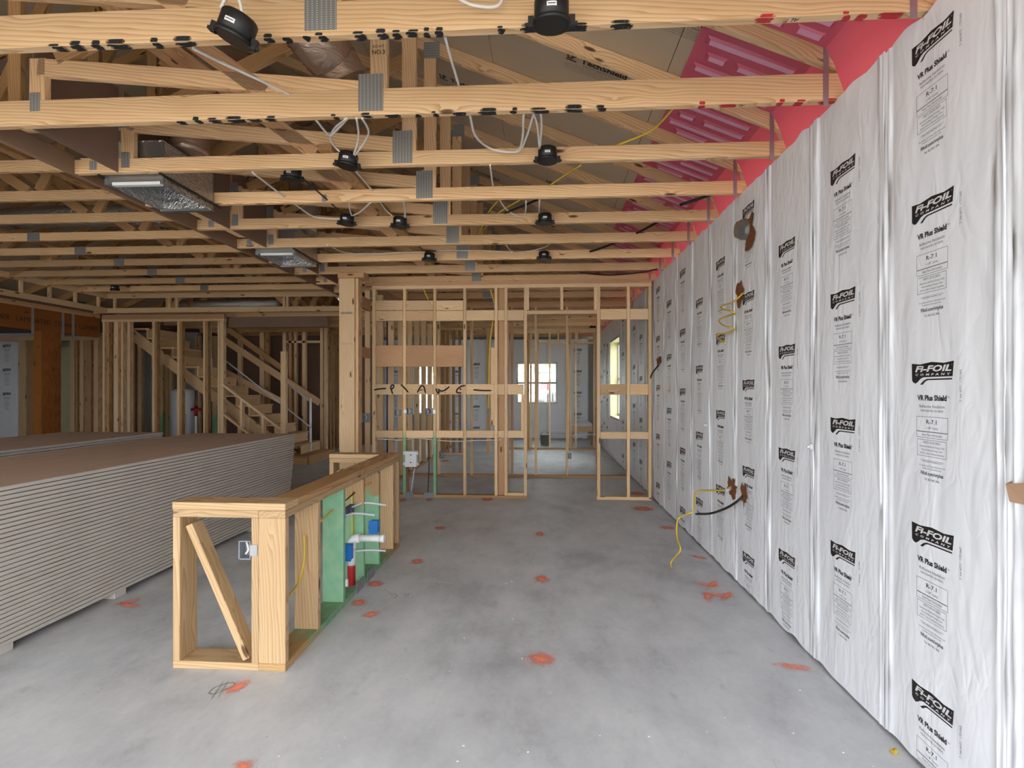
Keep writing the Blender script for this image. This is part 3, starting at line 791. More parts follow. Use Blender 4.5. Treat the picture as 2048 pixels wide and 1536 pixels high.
can(696, 321, 3.22, 'black light can on the third chord beside the steel plate, looped by white cables', (.0, .15, .1))
can(1095, 310, 3.22, 'black light can on the third chord to the right, under a white cable loop')
can(585, 349, 3.62, 'black light can seen edge-on on a bar between the third and fourth chords', (.05, .1, 0))
can(694, 440, 4.46, 'black light can on the fifth chord at the end of the bar hanger', (0, .1, 0))
can(800, 445, 4.46, 'black light can on the fifth chord just left of the steel plate', (0, .06, 0))
can(1090, 438, 4.46, 'black light can on the fifth chord, right of the steel plate')
can(859, 514, 5.68, 'small black light can on the seventh chord left of centre', (0, .06, 0))
can(1088, 511, 5.68, 'small black light can on the seventh chord right of centre')
can(890, 590, 8.6, 'black light can in the room behind, above the framed wall blocking')
can(1127, 585, 8.6, 'black light can in the room behind, above the doorway header')
can(230, 576, 8.9, 'black light can in the raised ceiling at the far left corner')
can(1186, 652, 12.0, 'black junction fixture far back near the red glow at the eave')
# bar hanger
T = thing('bar_hanger', at(650, 398, D=3.95), 'thin grey bar hanger crossing below the fourth chord', 'bracket')
tube('bar', [at(598, 350, D=3.6), at(648, 394, D=3.93), at(690, 432, D=4.4)], .006, 'dark_steel', T, n=2)
p = at(648, 395, y=ty(3) - .006); box('bracket', p.x - .016, p.x + .016, p.y - .004, p.y + .004, p.z - .03, p.z + .02, 'strap_metal', T)
T = thing('bar_hanger', at(300, 553, D=8.6), 'thin bar hanger high in the raised ceiling left of the post', 'bracket')
tube('bar', [at(272, 552, D=8.4), at(290, 552, D=8.4), at(318, 561, D=8.9)], .012, 'dark_steel', T, n=2)

# ================================================================== DUCT BOXES AND FLEX DUCTS
def duct_box(k, label):
    y0, y1 = ty(k) + .06, ty(k + 1) - .02; x0, x1 = -2.90, -2.50; z0, z1 = ZC - .055, ZC + .22
    T = thing('duct_boot', ((x0 + x1) / 2, y0, z0), label, 'duct box', 'sheet metal ceiling boots')
    box('side_panel', x0, x0 + .012, y0, y1, z0, z1, 'shiny', T); box('side_panel', x1 - .012, x1, y0, y1, z0, z1, 'shiny', T)
    box('end_panel', x0, x1, y0, y0 + .012, z0 + .01, z1, 'sheet_metal', T); box('end_panel', x0, x1, y1 - .012, y1, z0, z1, 'shiny', T)
    box('top_panel', x0, x1, y0, y1, z1, z1 + .012, 'shiny', T)
    box('lip', x0 + .05, x1 - .02, y0 - .004, y0 + .03, z0 - .006, z0 + .014, 'white_box', T)
    box('lip', x0, x1, y1 - .03, y1 + .006, z0 - .008, z0 + .008, 'sheet_metal', T)
    for xx in (x0 - .012, x1 + .006):
        box('support_rod', xx, xx + .012, ty(k) + .01, ty(k + 1) + .05, ZC - .018, ZC - .002, 'dark_steel', T)
    for a, b in ((x0 - .003, x0 + .028), (x1 - .028, x1 + .003)):
        box('foil_tape', a, b, y0 - .003, y0, z0, z1, 'sheet_metal', T)
duct_box(2, 'nearest open sheet metal duct boot set under the ceiling step')
duct_box(5, 'farther open duct boot under the ceiling step, above the wooden post')
def flex(pts, r, label, mat='flex'):
    o = tube('flex_duct', pts, r, mat, seg=14, n=10, ribs=.05); tag(o, label, 'duct', 'flexible ducts')
flex([(-2.50, 3.60, 3.085), (-2.48, 3.62, 3.4), (-2.42, 3.75, 3.75), (-2.4, 4.3, 4.05), (-2.4, 5.2, 4.2)], .125, 'silvery flexible duct rising from the nearest duct boot')
flex([at(690, 165, D=3.15), at(665, 120, D=3.1), at(640, 90, D=3.0), at(600, 40, D=2.95), at(540, -30, D=3.0)], .14, 'wide foil flexible duct bending up behind the nearest chord')
flex([(-2.50, 5.45, 3.085), (-2.48, 5.5, 3.4), (-2.4, 5.8, 3.7), (-2.3, 6.5, 3.9)], .11, 'silvery flexible duct rising from the farther duct boot', 'shiny')
flex([(-6.5, 5.9, 3.42), (-6.0, 5.85, 3.43), (-5.2, 5.8, 3.42), (-4.2, 6.0, 3.45), (-3.4, 6.8, 3.5)], .12, 'crinkled silver flexible duct lying above the raised ceiling', 'shiny')
flex([(-4.2, 11.0, 3.10), (-3.6, 10.4, 3.10), (-2.9, 10.2, 3.12), (-2.2, 10.6, 3.15)], .13, 'crinkled silver duct behind the ladder frame of the raised ceiling', 'shiny')
flex([(-7.6, 10.3, 3.1), (-6.4, 10.1, 3.08), (-5.3, 10.3, 3.12)], .12, 'crinkled silver duct above the stairway wall', 'shiny')

# ================================================================== OVERHEAD CABLES
def cable(pts, mat, label, r=.0055, group=None, flat=1.0):
    P = [at(a, b, D=d) for a, b, d in pts]
    o = tube('cable', P, r, mat, seg=6, n=6, flat=flat); tag(o, label, 'cable', group); return o
WC = 'white_cable'
cable([(386, 97, 2.25), (440, 124, 2.4), (510, 156, 2.55), (576, 188, 2.74), (600, 204, 2.85)], WC, 'white cable sagging between the first and second chords', .007)
cable([(500, -70, 2.2), (478, -16, 1.98), (482, 12, 1.95), (485, 40, 1.95)], WC, 'white cable dropping into the tilted light can', .0065)
cable([(480, -60, 2.2), (462, -15, 1.98), (450, 0, 1.98), (442, 16, 1.99)], WC, 'short white cable end left of the tilted light can', .0065)
cable([(890, -60, 2.2), (905, -16, 2.02), (930, 4, 2.02), (955, 12, 2.02), (985, 14, 2.02), (1000, 7, 2.02), (1006, -14, 2.02), (1015, -60, 2.2)], WC, 'white cable loop stapled to the nearest chord at the top centre', .0065)
cable([(890, 74, 2.16), (902, 118, 2.35), (918, 172, 2.65)], WC, 'straight white cable crossing behind the nearest chord', .006)
cable([(939, 226, 2.75), (950, 270, 3.0), (975, 294, 3.22), (1005, 303, 3.23), (1036, 301, 3.23), (1045, 275, 3.05), (1047, 226, 2.75)], WC, 'white cable loop stapled to the third chord', .007)
cable([(1010, 304, 3.225), (1038, 302, 3.225), (1052, 276, 3.05), (1066, 232, 2.8), (1070, 222, 2.75)], WC, 'second white cable of the loop on the third chord', .006)
cable([(1064, 222, 2.75), (1074, 250, 2.9), (1079, 298, 3.2)], WC, 'white cable feeding the right-hand can on the third chord, left strand', .006)
cable([(1081, 222, 2.75), (1083, 250, 2.9), (1080, 298, 3.2)], WC, 'white cable feeding the right-hand can on the third chord, right strand', .006)
cable([(693, 236, 2.75), (668, 258, 2.95), (661, 278, 3.1), (672, 296, 3.2), (686, 308, 3.2)], WC, 'white cable curling down to the looped can from the left', .006)
cable([(632, 240, 2.8), (655, 268, 3.0), (665, 268, 3.0), (694, 238, 2.8)], WC, 'white cable drooping left of the looped can', .006)
cable([(713, 236, 2.75), (717, 275, 3.0), (707, 312, 3.2)], WC, 'white cable dropping straight into the looped can', .006)
cable([(724, 236, 2.75), (737, 262, 2.95), (730, 282, 3.1), (708, 313, 3.2)], WC, 'white cable bowing right above the looped can', .006)
cable([(708, 338, 3.36), (740, 376, 3.9), (770, 418, 4.4), (785, 432, 4.46)], WC, 'white cable running back along the lengthwise brace', .006)
cable([(505, 345, 3.45), (556, 384, 3.9), (592, 410, 4.2), (625, 432, 4.46), (655, 437, 4.5), (682, 438, 4.48)], WC, 'white cable sweeping to the can at the end of the bar', .007)
cable([(697, 402, 4.0), (700, 420, 4.3), (704, 434, 4.46)], WC, 'short white cable above the can at the end of the bar', .0065)
cable([(742, 404, 4.0), (720, 424, 4.3), (703, 432, 4.46)], WC, 'white cable arching right from the can at the end of the bar', .0065)
cable([(806, 402, 4.0), (810, 420, 4.3), (809, 438, 4.46)], WC, 'white cables into the can left of the fifth plate', .008)
cable([(998, 398, 4.0), (1014, 420, 4.4), (1036, 432, 4.5), (1050, 428, 4.5), (1052, 402, 4.05)], WC, 'white cable loop on the fifth chord', .0065)
cable([(980, 330, 3.3), (983, 352, 3.6), (986, 372, 3.88)], WC, 'white cable hanging between the third and fourth chords', .006)
cable([(1079, 400, 4.05), (1078, 428, 4.46)], WC, 'white cable into the right-hand can of the fifth chord', .0065)
cable([(655, 490, 5.2), (690, 505, 5.68), (740, 508, 5.72), (800, 505, 5.72), (850, 504, 5.72)], WC, 'white cable along the seventh chord, left run', .0065)
cable([(872, 502, 5.72), (960, 501, 5.72), (1040, 504, 5.72), (1085, 496, 5.6), (1100, 488, 5.3)], WC, 'white cable along the seventh chord, right run', .0065)
cable([(1012, 490, 5.2), (1020, 500, 5.5), (1032, 505, 5.72)], WC, 'short white cable dropping to the seventh chord', .006)
YC = 'yellow_cable'
cable([(1350, 212, 2.75), (1320, 246, 2.95), (1290, 268, 3.1), (1232, 291, 3.28)], YC, 'yellow cable slanting under the pink vents behind the second chord', .006)
cable([(1162, 330, 3.45), (1130, 350, 3.65), (1098, 372, 3.9)], YC, 'yellow cable between the third and fourth chords', .006)
cable([(995, 402, 4.2), (975, 428, 4.6), (960, 462, 5.1), (945, 488, 5.5)], YC, 'yellow cable dropping behind the fifth chord', .006)
cable([(1040, 400, 4.2), (1000, 424, 4.5), (975, 450, 5.0), (950, 480, 5.4)], YC, 'second yellow cable behind the fifth chord', .006)
BC = 'black_cable'
cable([(1470, 372, 3.85), (1420, 390, 4.0), (1360, 410, 4.15)], BC, 'black cable crossing under the pink vents near the wall', .012)
cable([(1330, 436, 4.7), (1290, 458, 4.95), (1270, 468, 5.1)], BC, 'black cable continuing behind the fifth chord', .012)
cable([(1240, 482, 5.3), (1200, 497, 5.55), (1180, 503, 5.7)], BC, 'black cable tail behind the sixth chord', .012)
cable([(1078, 398, 4.15), (1050, 410, 4.3), (1010, 426, 4.45)], BC, 'black cable slanting behind the fourth chord at centre', .01)
cable([(1160, 546, 6.2), (1220, 550, 6.3), (1280, 545, 6.3), (1315, 538, 6.2)], BC, 'black cable drooping near the top of the far end of the wall', .009)

# ================================================================== FLOOR MARKS
NM = [0]
def mark(px, py, wpx, hpx, rot=0.0):
    p = at(px, py, z=0); k = p.y / F * 1.0
    D = (CAMH) / ((py - HY) / F); w = wpx * D / F; h = hpx * D * D / (F * CAMH)
    bm = bmesh.new(); bmesh.ops.create_grid(bm, x_segments=1, y_segments=1, size=.5)
    for v in bm.verts: v.co = Vector((v.co.x * w * 1.35, v.co.y * h * 1.4, 0))
    m = Matrix.Translation((p.x, p.y, .0012)) @ Matrix.Rotation(rot, 4, 'Z')
    NM[0] += 1; m.translation.z += .00025 * NM[0]; put('paint_mark', mesh_from('paint_mark', bm, 'orange'), m, floor)
def stroke(q0, q1, wpx):
    a, b = at(*q0, z=0), at(*q1, z=0); D = (a.y + b.y) / 2; w = wpx * D / F; L = (b - a).length * 1.4
    bm = bmesh.new(); bmesh.ops.create_grid(bm, x_segments=1, y_segments=1, size=.5)
    for v in bm.verts: v.co = Vector((v.co.x * L, v.co.y * w * 2.8, 0))
    c = (a + b) / 2; m = Matrix.Translation((c.x, c.y, .0012)) @ Matrix.Rotation(math.atan2(b.y - a.y, b.x - a.x), 4, 'Z')
    NM[0] += 1; m.translation.z += .00025 * NM[0]; put('paint_mark', mesh_from('paint_mark', bm, 'orange'), m, floor)
for a in ((1080, 1068, 22, 10), (1083, 1158, 34, 18), (1082, 1318, 64, 30), (880, 1056, 24, 7), (834, 1123, 28, 12), (750, 1168, 38, 14), (718, 1206, 34, 15),
          (487, 1533, 44, 26), (1285, 1018, 50, 10), (1335, 1056, 34, 8), (975, 998, 26, 10), (805, 1001, 18, 6), (858, 1000, 14, 6), (1000, 948, 18, 4), (890, 922, 20, 4), (1275, 988, 36, 8)): mark(*a)
for a in (((450, 1392), (496, 1362), 17), ((725, 1237), (757, 1224), 16), ((228, 1212), (284, 1198), 9), ((230, 1210), (284, 1214), 9), ((1385, 1166), (1446, 1176), 9), ((1418, 1178), (1432, 1162), 8),
          ((1400, 1188), (1472, 1195), 10), ((1420, 1205), (1410, 1184), 9), ((1445, 1203), (1462, 1184), 8), ((1548, 1332), (1628, 1340), 11), ((1380, 1112), (1416, 1120), 8)): stroke(*a)
def pencil(px):
    ribbon('pencil_line', [at(a, b, z=0) for a, b in px], .004, (0, 0, 1), 'ink_grey', floor, 5, .0012)
pencil([(417, 1386), (432, 1374), (460, 1366), (470, 1368), (455, 1378), (428, 1388), (416, 1386)]); pencil([(423, 1398), (446, 1364)]); pencil([(436, 1396), (456, 1363)]); pencil([(430, 1382), (462, 1376)])
pencil([(768, 1178), (784, 1190)]); pencil([(783, 1190), (790, 1188), (794, 1193), (786, 1197)]); pencil([(810, 1186), (814, 1192)]); pencil([(818, 1186), (816, 1192)])
ribbon('floor_joint', [at(762, 1163, z=0), at(860, 1163, z=0), at(905, 1166, z=0)], .006, (0, 0, 1), 'chip', floor, 4, .0011)
bm = bmesh.new()
for i in range(170):
    x, y = rng.uniform(-1.25, 1.3), rng.uniform(1.5, 6.5); s = rng.uniform(.0015, .0045)
    bm_box(bm, x - s, x + s, y - s * .6, y + s * .6, .0, s * .5)
tag(put('floor_debris', mesh_from('floor_debris', bm, 'chip'), Matrix()), 'tiny pale wood and plaster chips scattered over the concrete', 'debris', kind='stuff')
T = thing('tag_scrap', at(1788, 1506, z=0), 'crumpled yellow paper tag on the floor against the foil wall', 'paper tag')
bm = bmesh.new(); bmesh.ops.create_grid(bm, x_segments=4, y_segments=3, size=.5)
for v in bm.verts: v.co = Vector((v.co.x * .035, v.co.y * .022, .008 + .006 * math.sin(v.co.x * 9) + .004 * v.co.y))
put('tag_sheet', mesh_from('tag_sheet', bm, 'yellow_cable'), Matrix.Translation(T.location) @ Matrix.Rotation(.5, 4, 'Z'), T)
bm = bmesh.new(); add_text(bm, '815', .012, 0, 0, bold=.03)
put('tag_print', mesh_from('tag_print', bm, 'ink'), Matrix.Translation(T.location + Vector((0, -.002, .0165))) @ Matrix.Rotation(.5, 4, 'Z'), T)

# ================================================================== FRAMED WALLS
def pbox(name, px0, px1, py0, py1, y, depth, mat, parent, bev=0.0, dy=0.0):
    a = at(px0, py1, y=y); b = at(px1, py0, y=y)
    return box(name, a.x, b.x, y + dy, y + dy + depth, min(a.z, b.z), max(a.z, b.z), mat, parent, bev)
def pstud(name, px0, px1, z0, z1, y, depth, mat, parent, dy=0.0):
    a = at(px0, HY, y=y).x; b = at(px1, HY, y=y).x
    return box(name, a, b, y + dy, y + dy + depth, z0, z1, mat, parent, .002)
YP = 6.90
Wp = thing('stud_wall', (at(1000, HY, y=YP).x, YP, 0), 'open stud wall with plank blocking and black painted lettering, doorway at its right', 'stud wall')
S = 'pine_stud'
zt = 2.748
for a, b, mat in ((744, 751, S), (806, 811.7, 'green_low'), (866.5, 872.2, 'green_low'), (926.5, 932.2, S), (989, 995, S), (1009, 1014.7, S), (1047.8, 1054, S)): pstud('stud', a, b, .038, zt, YP, .089, mat, Wp)
pstud('stud', 996, 1008.5, .038, zt, YP, .038, 'pine_red', Wp, .05)
pstud('trimmer_stud', 1054, 1058, at(1050, 620, y=YP).z, zt, YP, .089, S, Wp)
pstud('trimmer_stud', 1188.3, 1194, at(1190, 620, y=YP).z, zt, YP, .089, S, Wp)
for a, b in ((1194, 1200.5), (1254, 1260), (1297, 1303)): pstud('stud', a, b, .038, zt, YP, .089, S, Wp)
pstud('cripple_stud', 1120.6, 1126.5, at(1120, 620, y=YP).z, zt, YP, .089, S, Wp)
pbox('door_header', 1054, 1194, 620, 628.5, YP, .089, S, Wp, .002)
xa, xb = at(744, HY, y=YP).x, at(1303, HY, y=YP).x
box('top_plate', xa, xb, YP, YP + .089, zt, zt + .045, S, Wp); box('top_plate', xa - .1, xb, YP, YP + .089, zt + .046, ZC - .001, 'pine_red', Wp)
box('bottom_plate', xa, at(1054, HY, y=YP).x, YP, YP + .089, 0, .038, 'pine_dark', Wp)
box('bottom_plate', at(1193.5, HY, y=YP).x, xb, YP, YP + .089, 0, .038, S, Wp)
box('scrap_block', at(1015, HY, y=YP).x, at(1047, HY, y=YP).x, YP, YP + .089, .039, .075, S, Wp)
bays = [(751, 806), (811.7, 866.5), (872.2, 926.5), (932.2, 989), (995, 1009), (1014.7, 1047.8)]
rb = [(1200.5, 1254), (1260, 1297)]
for i, (a, b) in enumerate(bays):
    d = dict(y=YP, depth=.038, parent=Wp, bev=.0015)
    g = .4
    if i < 3:
        pbox('blocking', a + g, b - g, 600.5, 620.7, mat=S, **d); pbox('blocking', a + g, b - g, 621.2, 641.8, mat='pine' if i == 1 else S, **d)
        pbox('blocking', a + g, b - g, 690.5, 733.5, mat='pine_red', **d)
    else: pbox('blocking', a + g, b - g, 620, 641, mat=S, **d)
    pbox('blocking', a + g, b - g, 768.3, 789, mat='pine' if i in (1, 2) else S, **d)
    pbox('blocking', a + g, b - g, 861.3, 875.5, mat=S, **d)
for a, b in rb:
    d = dict(y=YP, depth=.038, parent=Wp, bev=.0015)
    pbox('blocking', a + .4, b - .4, 617.5, 639, mat=S, **d); pbox('blocking', a + .4, b - .4, 768.3, 789.5, mat='pine', **d); pbox('blocking', a + .4, b - .4, 864, 877.5, mat=S, **d)
pbox('scrap_block', 872.4, 877.5, 790, 860, YP, .038, S, Wp, dy=.02); pbox('scrap_block', 981.5, 988.8, 695, 851, YP, .038, S, Wp, dy=.03)
pbox('scrap_block', 1042, 1047.6, 789, 861, YP, .038, S, Wp, dy=.03)
def letter(pts, w=.02): ribbon('painted_stroke', [at(a, b, y=YP - .0025) for a, b in pts], w, (0, -1, 0), 'black_spray', Wp, 5, .0006)
letter([(748, 780), (758, 778), (772.5, 777)]); letter([(781, 775), (783, 781), (785.5, 788)]); letter([(780.5, 777), (783.5, 770.5), (787.5, 771), (787, 775), (783, 778.5)])
letter([(801.5, 769), (808, 775), (817, 785)]); letter([(834.5, 785.5), (839, 777), (843.5, 771.3), (848, 774), (851, 786)]); letter([(839.5, 780.5), (846, 779)])
letter([(871.5, 777), (873.5, 782), (877, 786.5), (878.5, 780)]); letter([(875, 778), (883, 782), (891, 779.5), (899, 773)]); letter([(891, 769.5), (891, 788)], .006)
letter([(931, 771), (922, 773), (914.5, 779), (914, 785), (923, 786)]); letter([(919.5, 778.5), (921, 778.3), (922.5, 778.6)], .022); letter([(946, 779.5), (965, 781), (983, 781)])

# short return wall and tall post at the left end
T = thing('return_framing', (at(741, HY, y=YP).x, 6.6, 0), 'short return of studs and plank blocking between the tall post and the lettered wall', 'stud wall')
xr = -2.29
for z0, z1 in ((at(741, 622, y=YP).z, at(741, 600, y=YP).z), (at(741, 717, y=YP).z, at(741, 697, y=YP).z)):
    box('blocking', xr - .038, xr, 6.50, YP - .002, z0, z1, 'pine_red', T)
pstud('stud', 729.5, 739.5, .0, 2.748, 6.95, .04, S, T)
box('bottom_plate', xr - .09, xr - .04, 6.5, YP - .002, 0, .038, S, T)
post_x0, post_x1 = at(678, HY, y=6.30).x, at(709, HY, y=6.30).x
T = thing('wood_post', ((post_x0 + post_x1) / 2, 6.39, 0), 'tall solid knotty wood post standing behind the half wall', 'post')
box('post_body', post_x0, post_x1, 6.30, 6.48, 0, 2.775, 'pine_stud', T, .004); box('side_ply', post_x1, post_x1 + .036, 6.33, 6.47, 0, 2.775, 'pine', T, .002)
box('cap_plate', post_x0 - .01, post_x1 + .12, 6.28, 6.50, 2.776, 2.838, 'pine_red', T)
for z in (2.35, 1.98):
    bm = bmesh.new()
    for q in range(9): add_text(bm, '|' if z < 2 else '8', .03 if z < 2 else .04, -.065 + q * .016, 0)
    m = RY.copy(); m.translation = ((post_x0 + post_x1) / 2, 6.2995, z); put('stamp_print', mesh_from('stamp_print', bm, 'ink_grey'), m, T)

def ywall(name, lab, y, pxs, z1, parent_px, plates, depth=.089, mat=S, matp='pine_dark', header=None):
    T = thing(name, (at(parent_px, HY, y=y).x, y, 0), lab, 'stud wall')
    for p in pxs:
        a, b = p[0], p[1]; m_ = p[2] if len(p) > 2 else mat; z0 = p[3] if len(p) > 3 else .038
        pstud('stud', a, b, z0, z1, y, depth, m_, T)
    for a, b in plates: box('bottom_plate', at(a, HY, y=y).x, at(b, HY, y=y).x, y, y + depth, 0, .038, matp, T)
    return T
T = ywall('stud_wall', 'second open stud wall standing behind the lettered one', 8.56, [(874, 878.8), (940.5, 945.3), (1013, 1018), (1021, 1026, 'pine_red'), (1069, 1074), (1131.7, 1136.4), (1193, 1197.5)], 2.748, 1040, [(800, 1256)])
box('top_plate', at(800, HY, y=8.56).x, WX - .02, 8.56, 8.65, 2.749, ZC - .001, 'pine_red', T)
T = ywall('stud_wall', 'third stud wall far back with a doorway header before the bright window', 12.5, [(1021, 1026), (1054, 1058.5, 'pine_dark'), (1059.5, 1063.5), (1074, 1077.5), (1098, 1101), (1136, 1139), (1140, 1143, 'pine'), (1150, 1153.3), (1187, 1190), (1191, 1193.5)], 2.745, 1100, [(1000, 1195)])
box('top_plate', at(1000, HY, y=12.5).x, WX - .05, 12.5, 12.59, 2.746, ZC - .001, S, T); pbox('door_header', 1074, 1190, 683.5, 687.5, 12.5, .089, S, T)
for a in (1115, 1153): pbox('cripple_stud', a, a + 3, 662, 683.5, 12.5, .089, S, T)
# studded partition that runs back from the left end of the lettered wall
T = thing('stud_wall', (-2.3, 7.2, 0), 'stud partition running straight back, its studs seen as a row of slats', 'stud wall')
for k in range(11): box('stud', -2.345, -2.256, 7.33 + .545 * k, 7.368 + .545 * k, .038, 2.748, S if k % 3 else 'pine_stud', T)
box('bottom_plate', -2.345, -2.256, 7.0, 13.0, 0, .038, 'pine_dark', T); box('top_plate', -2.345, -2.256, 7.0, 13.0, 2.749, ZC - .001, 'pine_red', T)
T = thing('stud_wall', (-2.0, 11.4, 0), 'cluster of studs around a far hallway opening behind the lettered wall', 'stud wall')
for a, b in ((882, 888), (892, 897), (904, 909), (917, 921), (928, 931)): pstud('stud', a, b, .038, 2.7, 11.4, .089, 'pine_dark', T)
pstud('stud', 973, 981, .038, 2.7, 11.4, .089, 'pine', T); box('bottom_plate', at(882, HY, y=11.4).x, at(931, HY, y=11.4).x, 11.4, 11.49, 0, .038, S, T)
box('top_plate', at(870, HY, y=11.4).x, at(981, HY, y=11.4).x, 11.4, 11.49, 2.7, 2.748, S, T)

# boxes and pipes of the lettered wall
def outlet_box(px0, px1, py0, py1, y, label, bracket=None, inner=None):
    a, b = at(px0, py1, y=y), at(px1, py0, y=y); T = thing('electrical_box', ((a.x + b.x) / 2, y, a.z), label, 'electrical box', 'electrical boxes')
    x0, x1, z0, z1 = a.x, b.x, a.z, b.z; w = .005
    for r in ((x0, x1, y, y + .06, z0, z0 + w), (x0, x1, y, y + .06, z1 - w, z1), (x0, x0 + w, y, y + .06, z0, z1), (x1 - w, x1, y, y + .06, z0, z1)): box('box_side', *r, 'grey_box', T)
    box('box_back', x0, x1, y + .056, y + .06, z0, z1, 'grey_box', T)
    if bracket == 'L': box('bracket', x0 - .036, x0, y - .003, y, z0 + .02, z1 - .02, 'white_box', T)
    if bracket == 'R': box('bracket', x1, x1 + .036, y - .003, y, z0 + .02, z1 - .02, 'strap_metal', T)
    c = (x0 + x1) / 2; zc = (z0 + z1) / 2
    tube('wire', [(c - .02, y + .05, z1 - .01), (c + .01, y + .02, zc), (c - .01, y + .03, z0 + .02)], .006, inner or 'white_cable', T)
    return T
outlet_box(813, 823, 816.5, 829, YP - .004, 'open electrical box on the left green-footed stud', 'L')
outlet_box(850, 866, 816.5, 830, YP - .004, 'open electrical box holding a red device on the lettered wall', 'R', 'primer')
outlet_box(789, 800, 820, 832, YP + .12, 'grey electrical box just behind the first bay')
outlet_box(974, 981, 817, 829, YP + .02, 'small electrical box below yellow cables in the fourth bay', None, 'yellow_cable')
outlet_box(722, 738, 827, 845, 6.6, 'grey metal box beside the tall post')
outlet_box(878, 887, 904, 917, 8.45, 'low grey electrical box on the second wall, left')
outlet_box(1136, 1143, 907, 918, 8.45, 'low grey electrical box on the second wall, seen through the doorway')
a, b = at(810, 934, y=YP - .02), at(833, 903, y=YP - .02)
T = thing('water_supply_box', ((a.x + b.x) / 2, YP, a.z), 'white plastic water supply box between the green-footed studs', 'supply box')
box('box_body', a.x, b.x, YP - .02, YP + .06, a.z, b.z, 'white_box', T, .004)
for zz in (a.z + .02, b.z - .045): box('mounting_ear', a.x - .028, a.x, YP - .008, YP - .004, zz, zz + .04, 'white_box', T); box('mounting_ear', b.x, b.x + .02, YP - .008, YP - .004, zz, zz + .04, 'white_box', T)
for py in (910, 925):
    bm = bmesh.new(); q = at(821.5, py, y=YP - .02); cyl(bm, (0, .001, 0), (0, -1, 0), .009, .006, 12); put('knob', mesh_from('knob', bm, 'dark_steel'), Matrix.Translation(q), T)
cy = lambda pts, mat, lab, r, cat='pipe', name='pipe': tag(tube(name, [at(p, q, y=YP + .04) for p, q in pts], r, mat, seg=8), lab, cat)
cy([(816, 934), (817, 960), (817, 985)], 'primer', 'dark red water line below the white supply box', .007)
cy([(829, 936), (826, 958), (822, 985)], 'pex', 'pale grey drain line slanting below the white supply box', .009)
cy([(857, 880), (858, 930), (856, 986)], 'black_cable', 'dark pipe rising beside the right green-footed stud', .006)
for a, b, l in ((810, 827, 'left'), (848, 867, 'right')):
    o = box('pipe_collar', at(a, HY, y=YP).x, at(b, HY, y=YP).x, YP - .012, YP - .001, 0, .07, 'grey_pad'); tag(o, 'grey plate across the bottom plate under the %s pipe' % l, 'pipe plate')
cy([(753, 878), (780, 879), (806, 880), (830, 876), (868, 880), (910, 882.5), (950, 881), (990, 880), (1003, 879)], 'white_cable', 'white cable strung through the studs below the lowest blocking', .006, 'cable', 'cable')
cy([(847, 578), (852, 590), (857, 600)], 'yellow_cable', 'yellow cables coming through the top plate in the second bay', .008, 'cable', 'cable')
cy([(981, 579), (985, 592), (988, 606)], 'yellow_cable', 'yellow cable coming through the top plate in the fourth bay', .008, 'cable', 'cable')
cy([(986, 642), (980, 690), (978, 760), (977, 817)], 'yellow_cable', 'yellow cables running down to the box in the fourth bay', .009, 'cable', 'cable')
cy([(867, 642), (867, 700), (868, 768)], 'yellow_cable', 'yellow cable along the right green-footed stud', .006, 'cable', 'cable')
o = tube('pipe', [(-2.36, 7.9, .2), (-2.36, 7.9, 2.7)], .012, 'navy'); tag(o, 'blue water line rising among the slat-like studs', 'pipe')
o = tube('pipe', [(-2.36, 7.97, .2), (-2.36, 7.97, 2.7)], .02, 'pex'); tag(o, 'pale water line rising among the slat-like studs', 'pipe')
o = tube('cable', [at(1207, 880, y=9.5), at(1228, 915, y=9.2), at(1245, 930, y=8.9), at(1252, 935, y=8.7)], .01, 'white_cable'); tag(o, 'white cable slanting down the foil wall behind the doorway', 'cable')
o = tube('cable', [at(1080, 862, y=8.5), at(1105, 862, y=8.5), at(1130, 861, y=8.5)], .005, 'white_cable'); tag(o, 'white cable crossing the doorway view at low height', 'cable')
o = tube('cable', [at(1141, 872, y=8.5), at(1165, 869, y=8.5), at(1193, 870, y=8.5)], .005, 'white_cable'); tag(o, 'white cable strung to the right stud of the second wall', 'cable')
T = thing('bath_deck', at(1165, 865, y=13.6), 'pale tub deck on a wooden frame at the far right', 'tub')
a, b = at(1143, 847, y=13.4), at(1185, 854, y=13.4)
box('rim', a.x, b.x, 13.4, 14.4, b.z, a.z, 'tub', T, .01); box('frame_board', a.x, b.x, 13.38, 13.42, b.z - .12, b.z - .002, S, T)
for x in (a.x + .02, b.x - .02): box('leg', x - .02, x + .02, 13.4, 13.44, 0, b.z - .12, 'pine_dark', T)
T = thing('paint_pail', at(1090, 878, y=13.6), 'grey pail and scraps on the floor beyond the third stud wall', 'pail'); T.location.z = 0
bm = bmesh.new(); cyl(bm, (0, 0, 0), (0, 0, 1), .11, .26, 18, 0, .13); put('pail_body', mesh_from('pail_body', bm, 'grey_box'), Matrix.Translation(T.location), T)
tube('handle', [T.location + Vector((-.13, 0, .25)), T.location + Vector((0, -.05, .36)), T.location + Vector((.13, 0, .25))], .006, 'dark_steel', T)

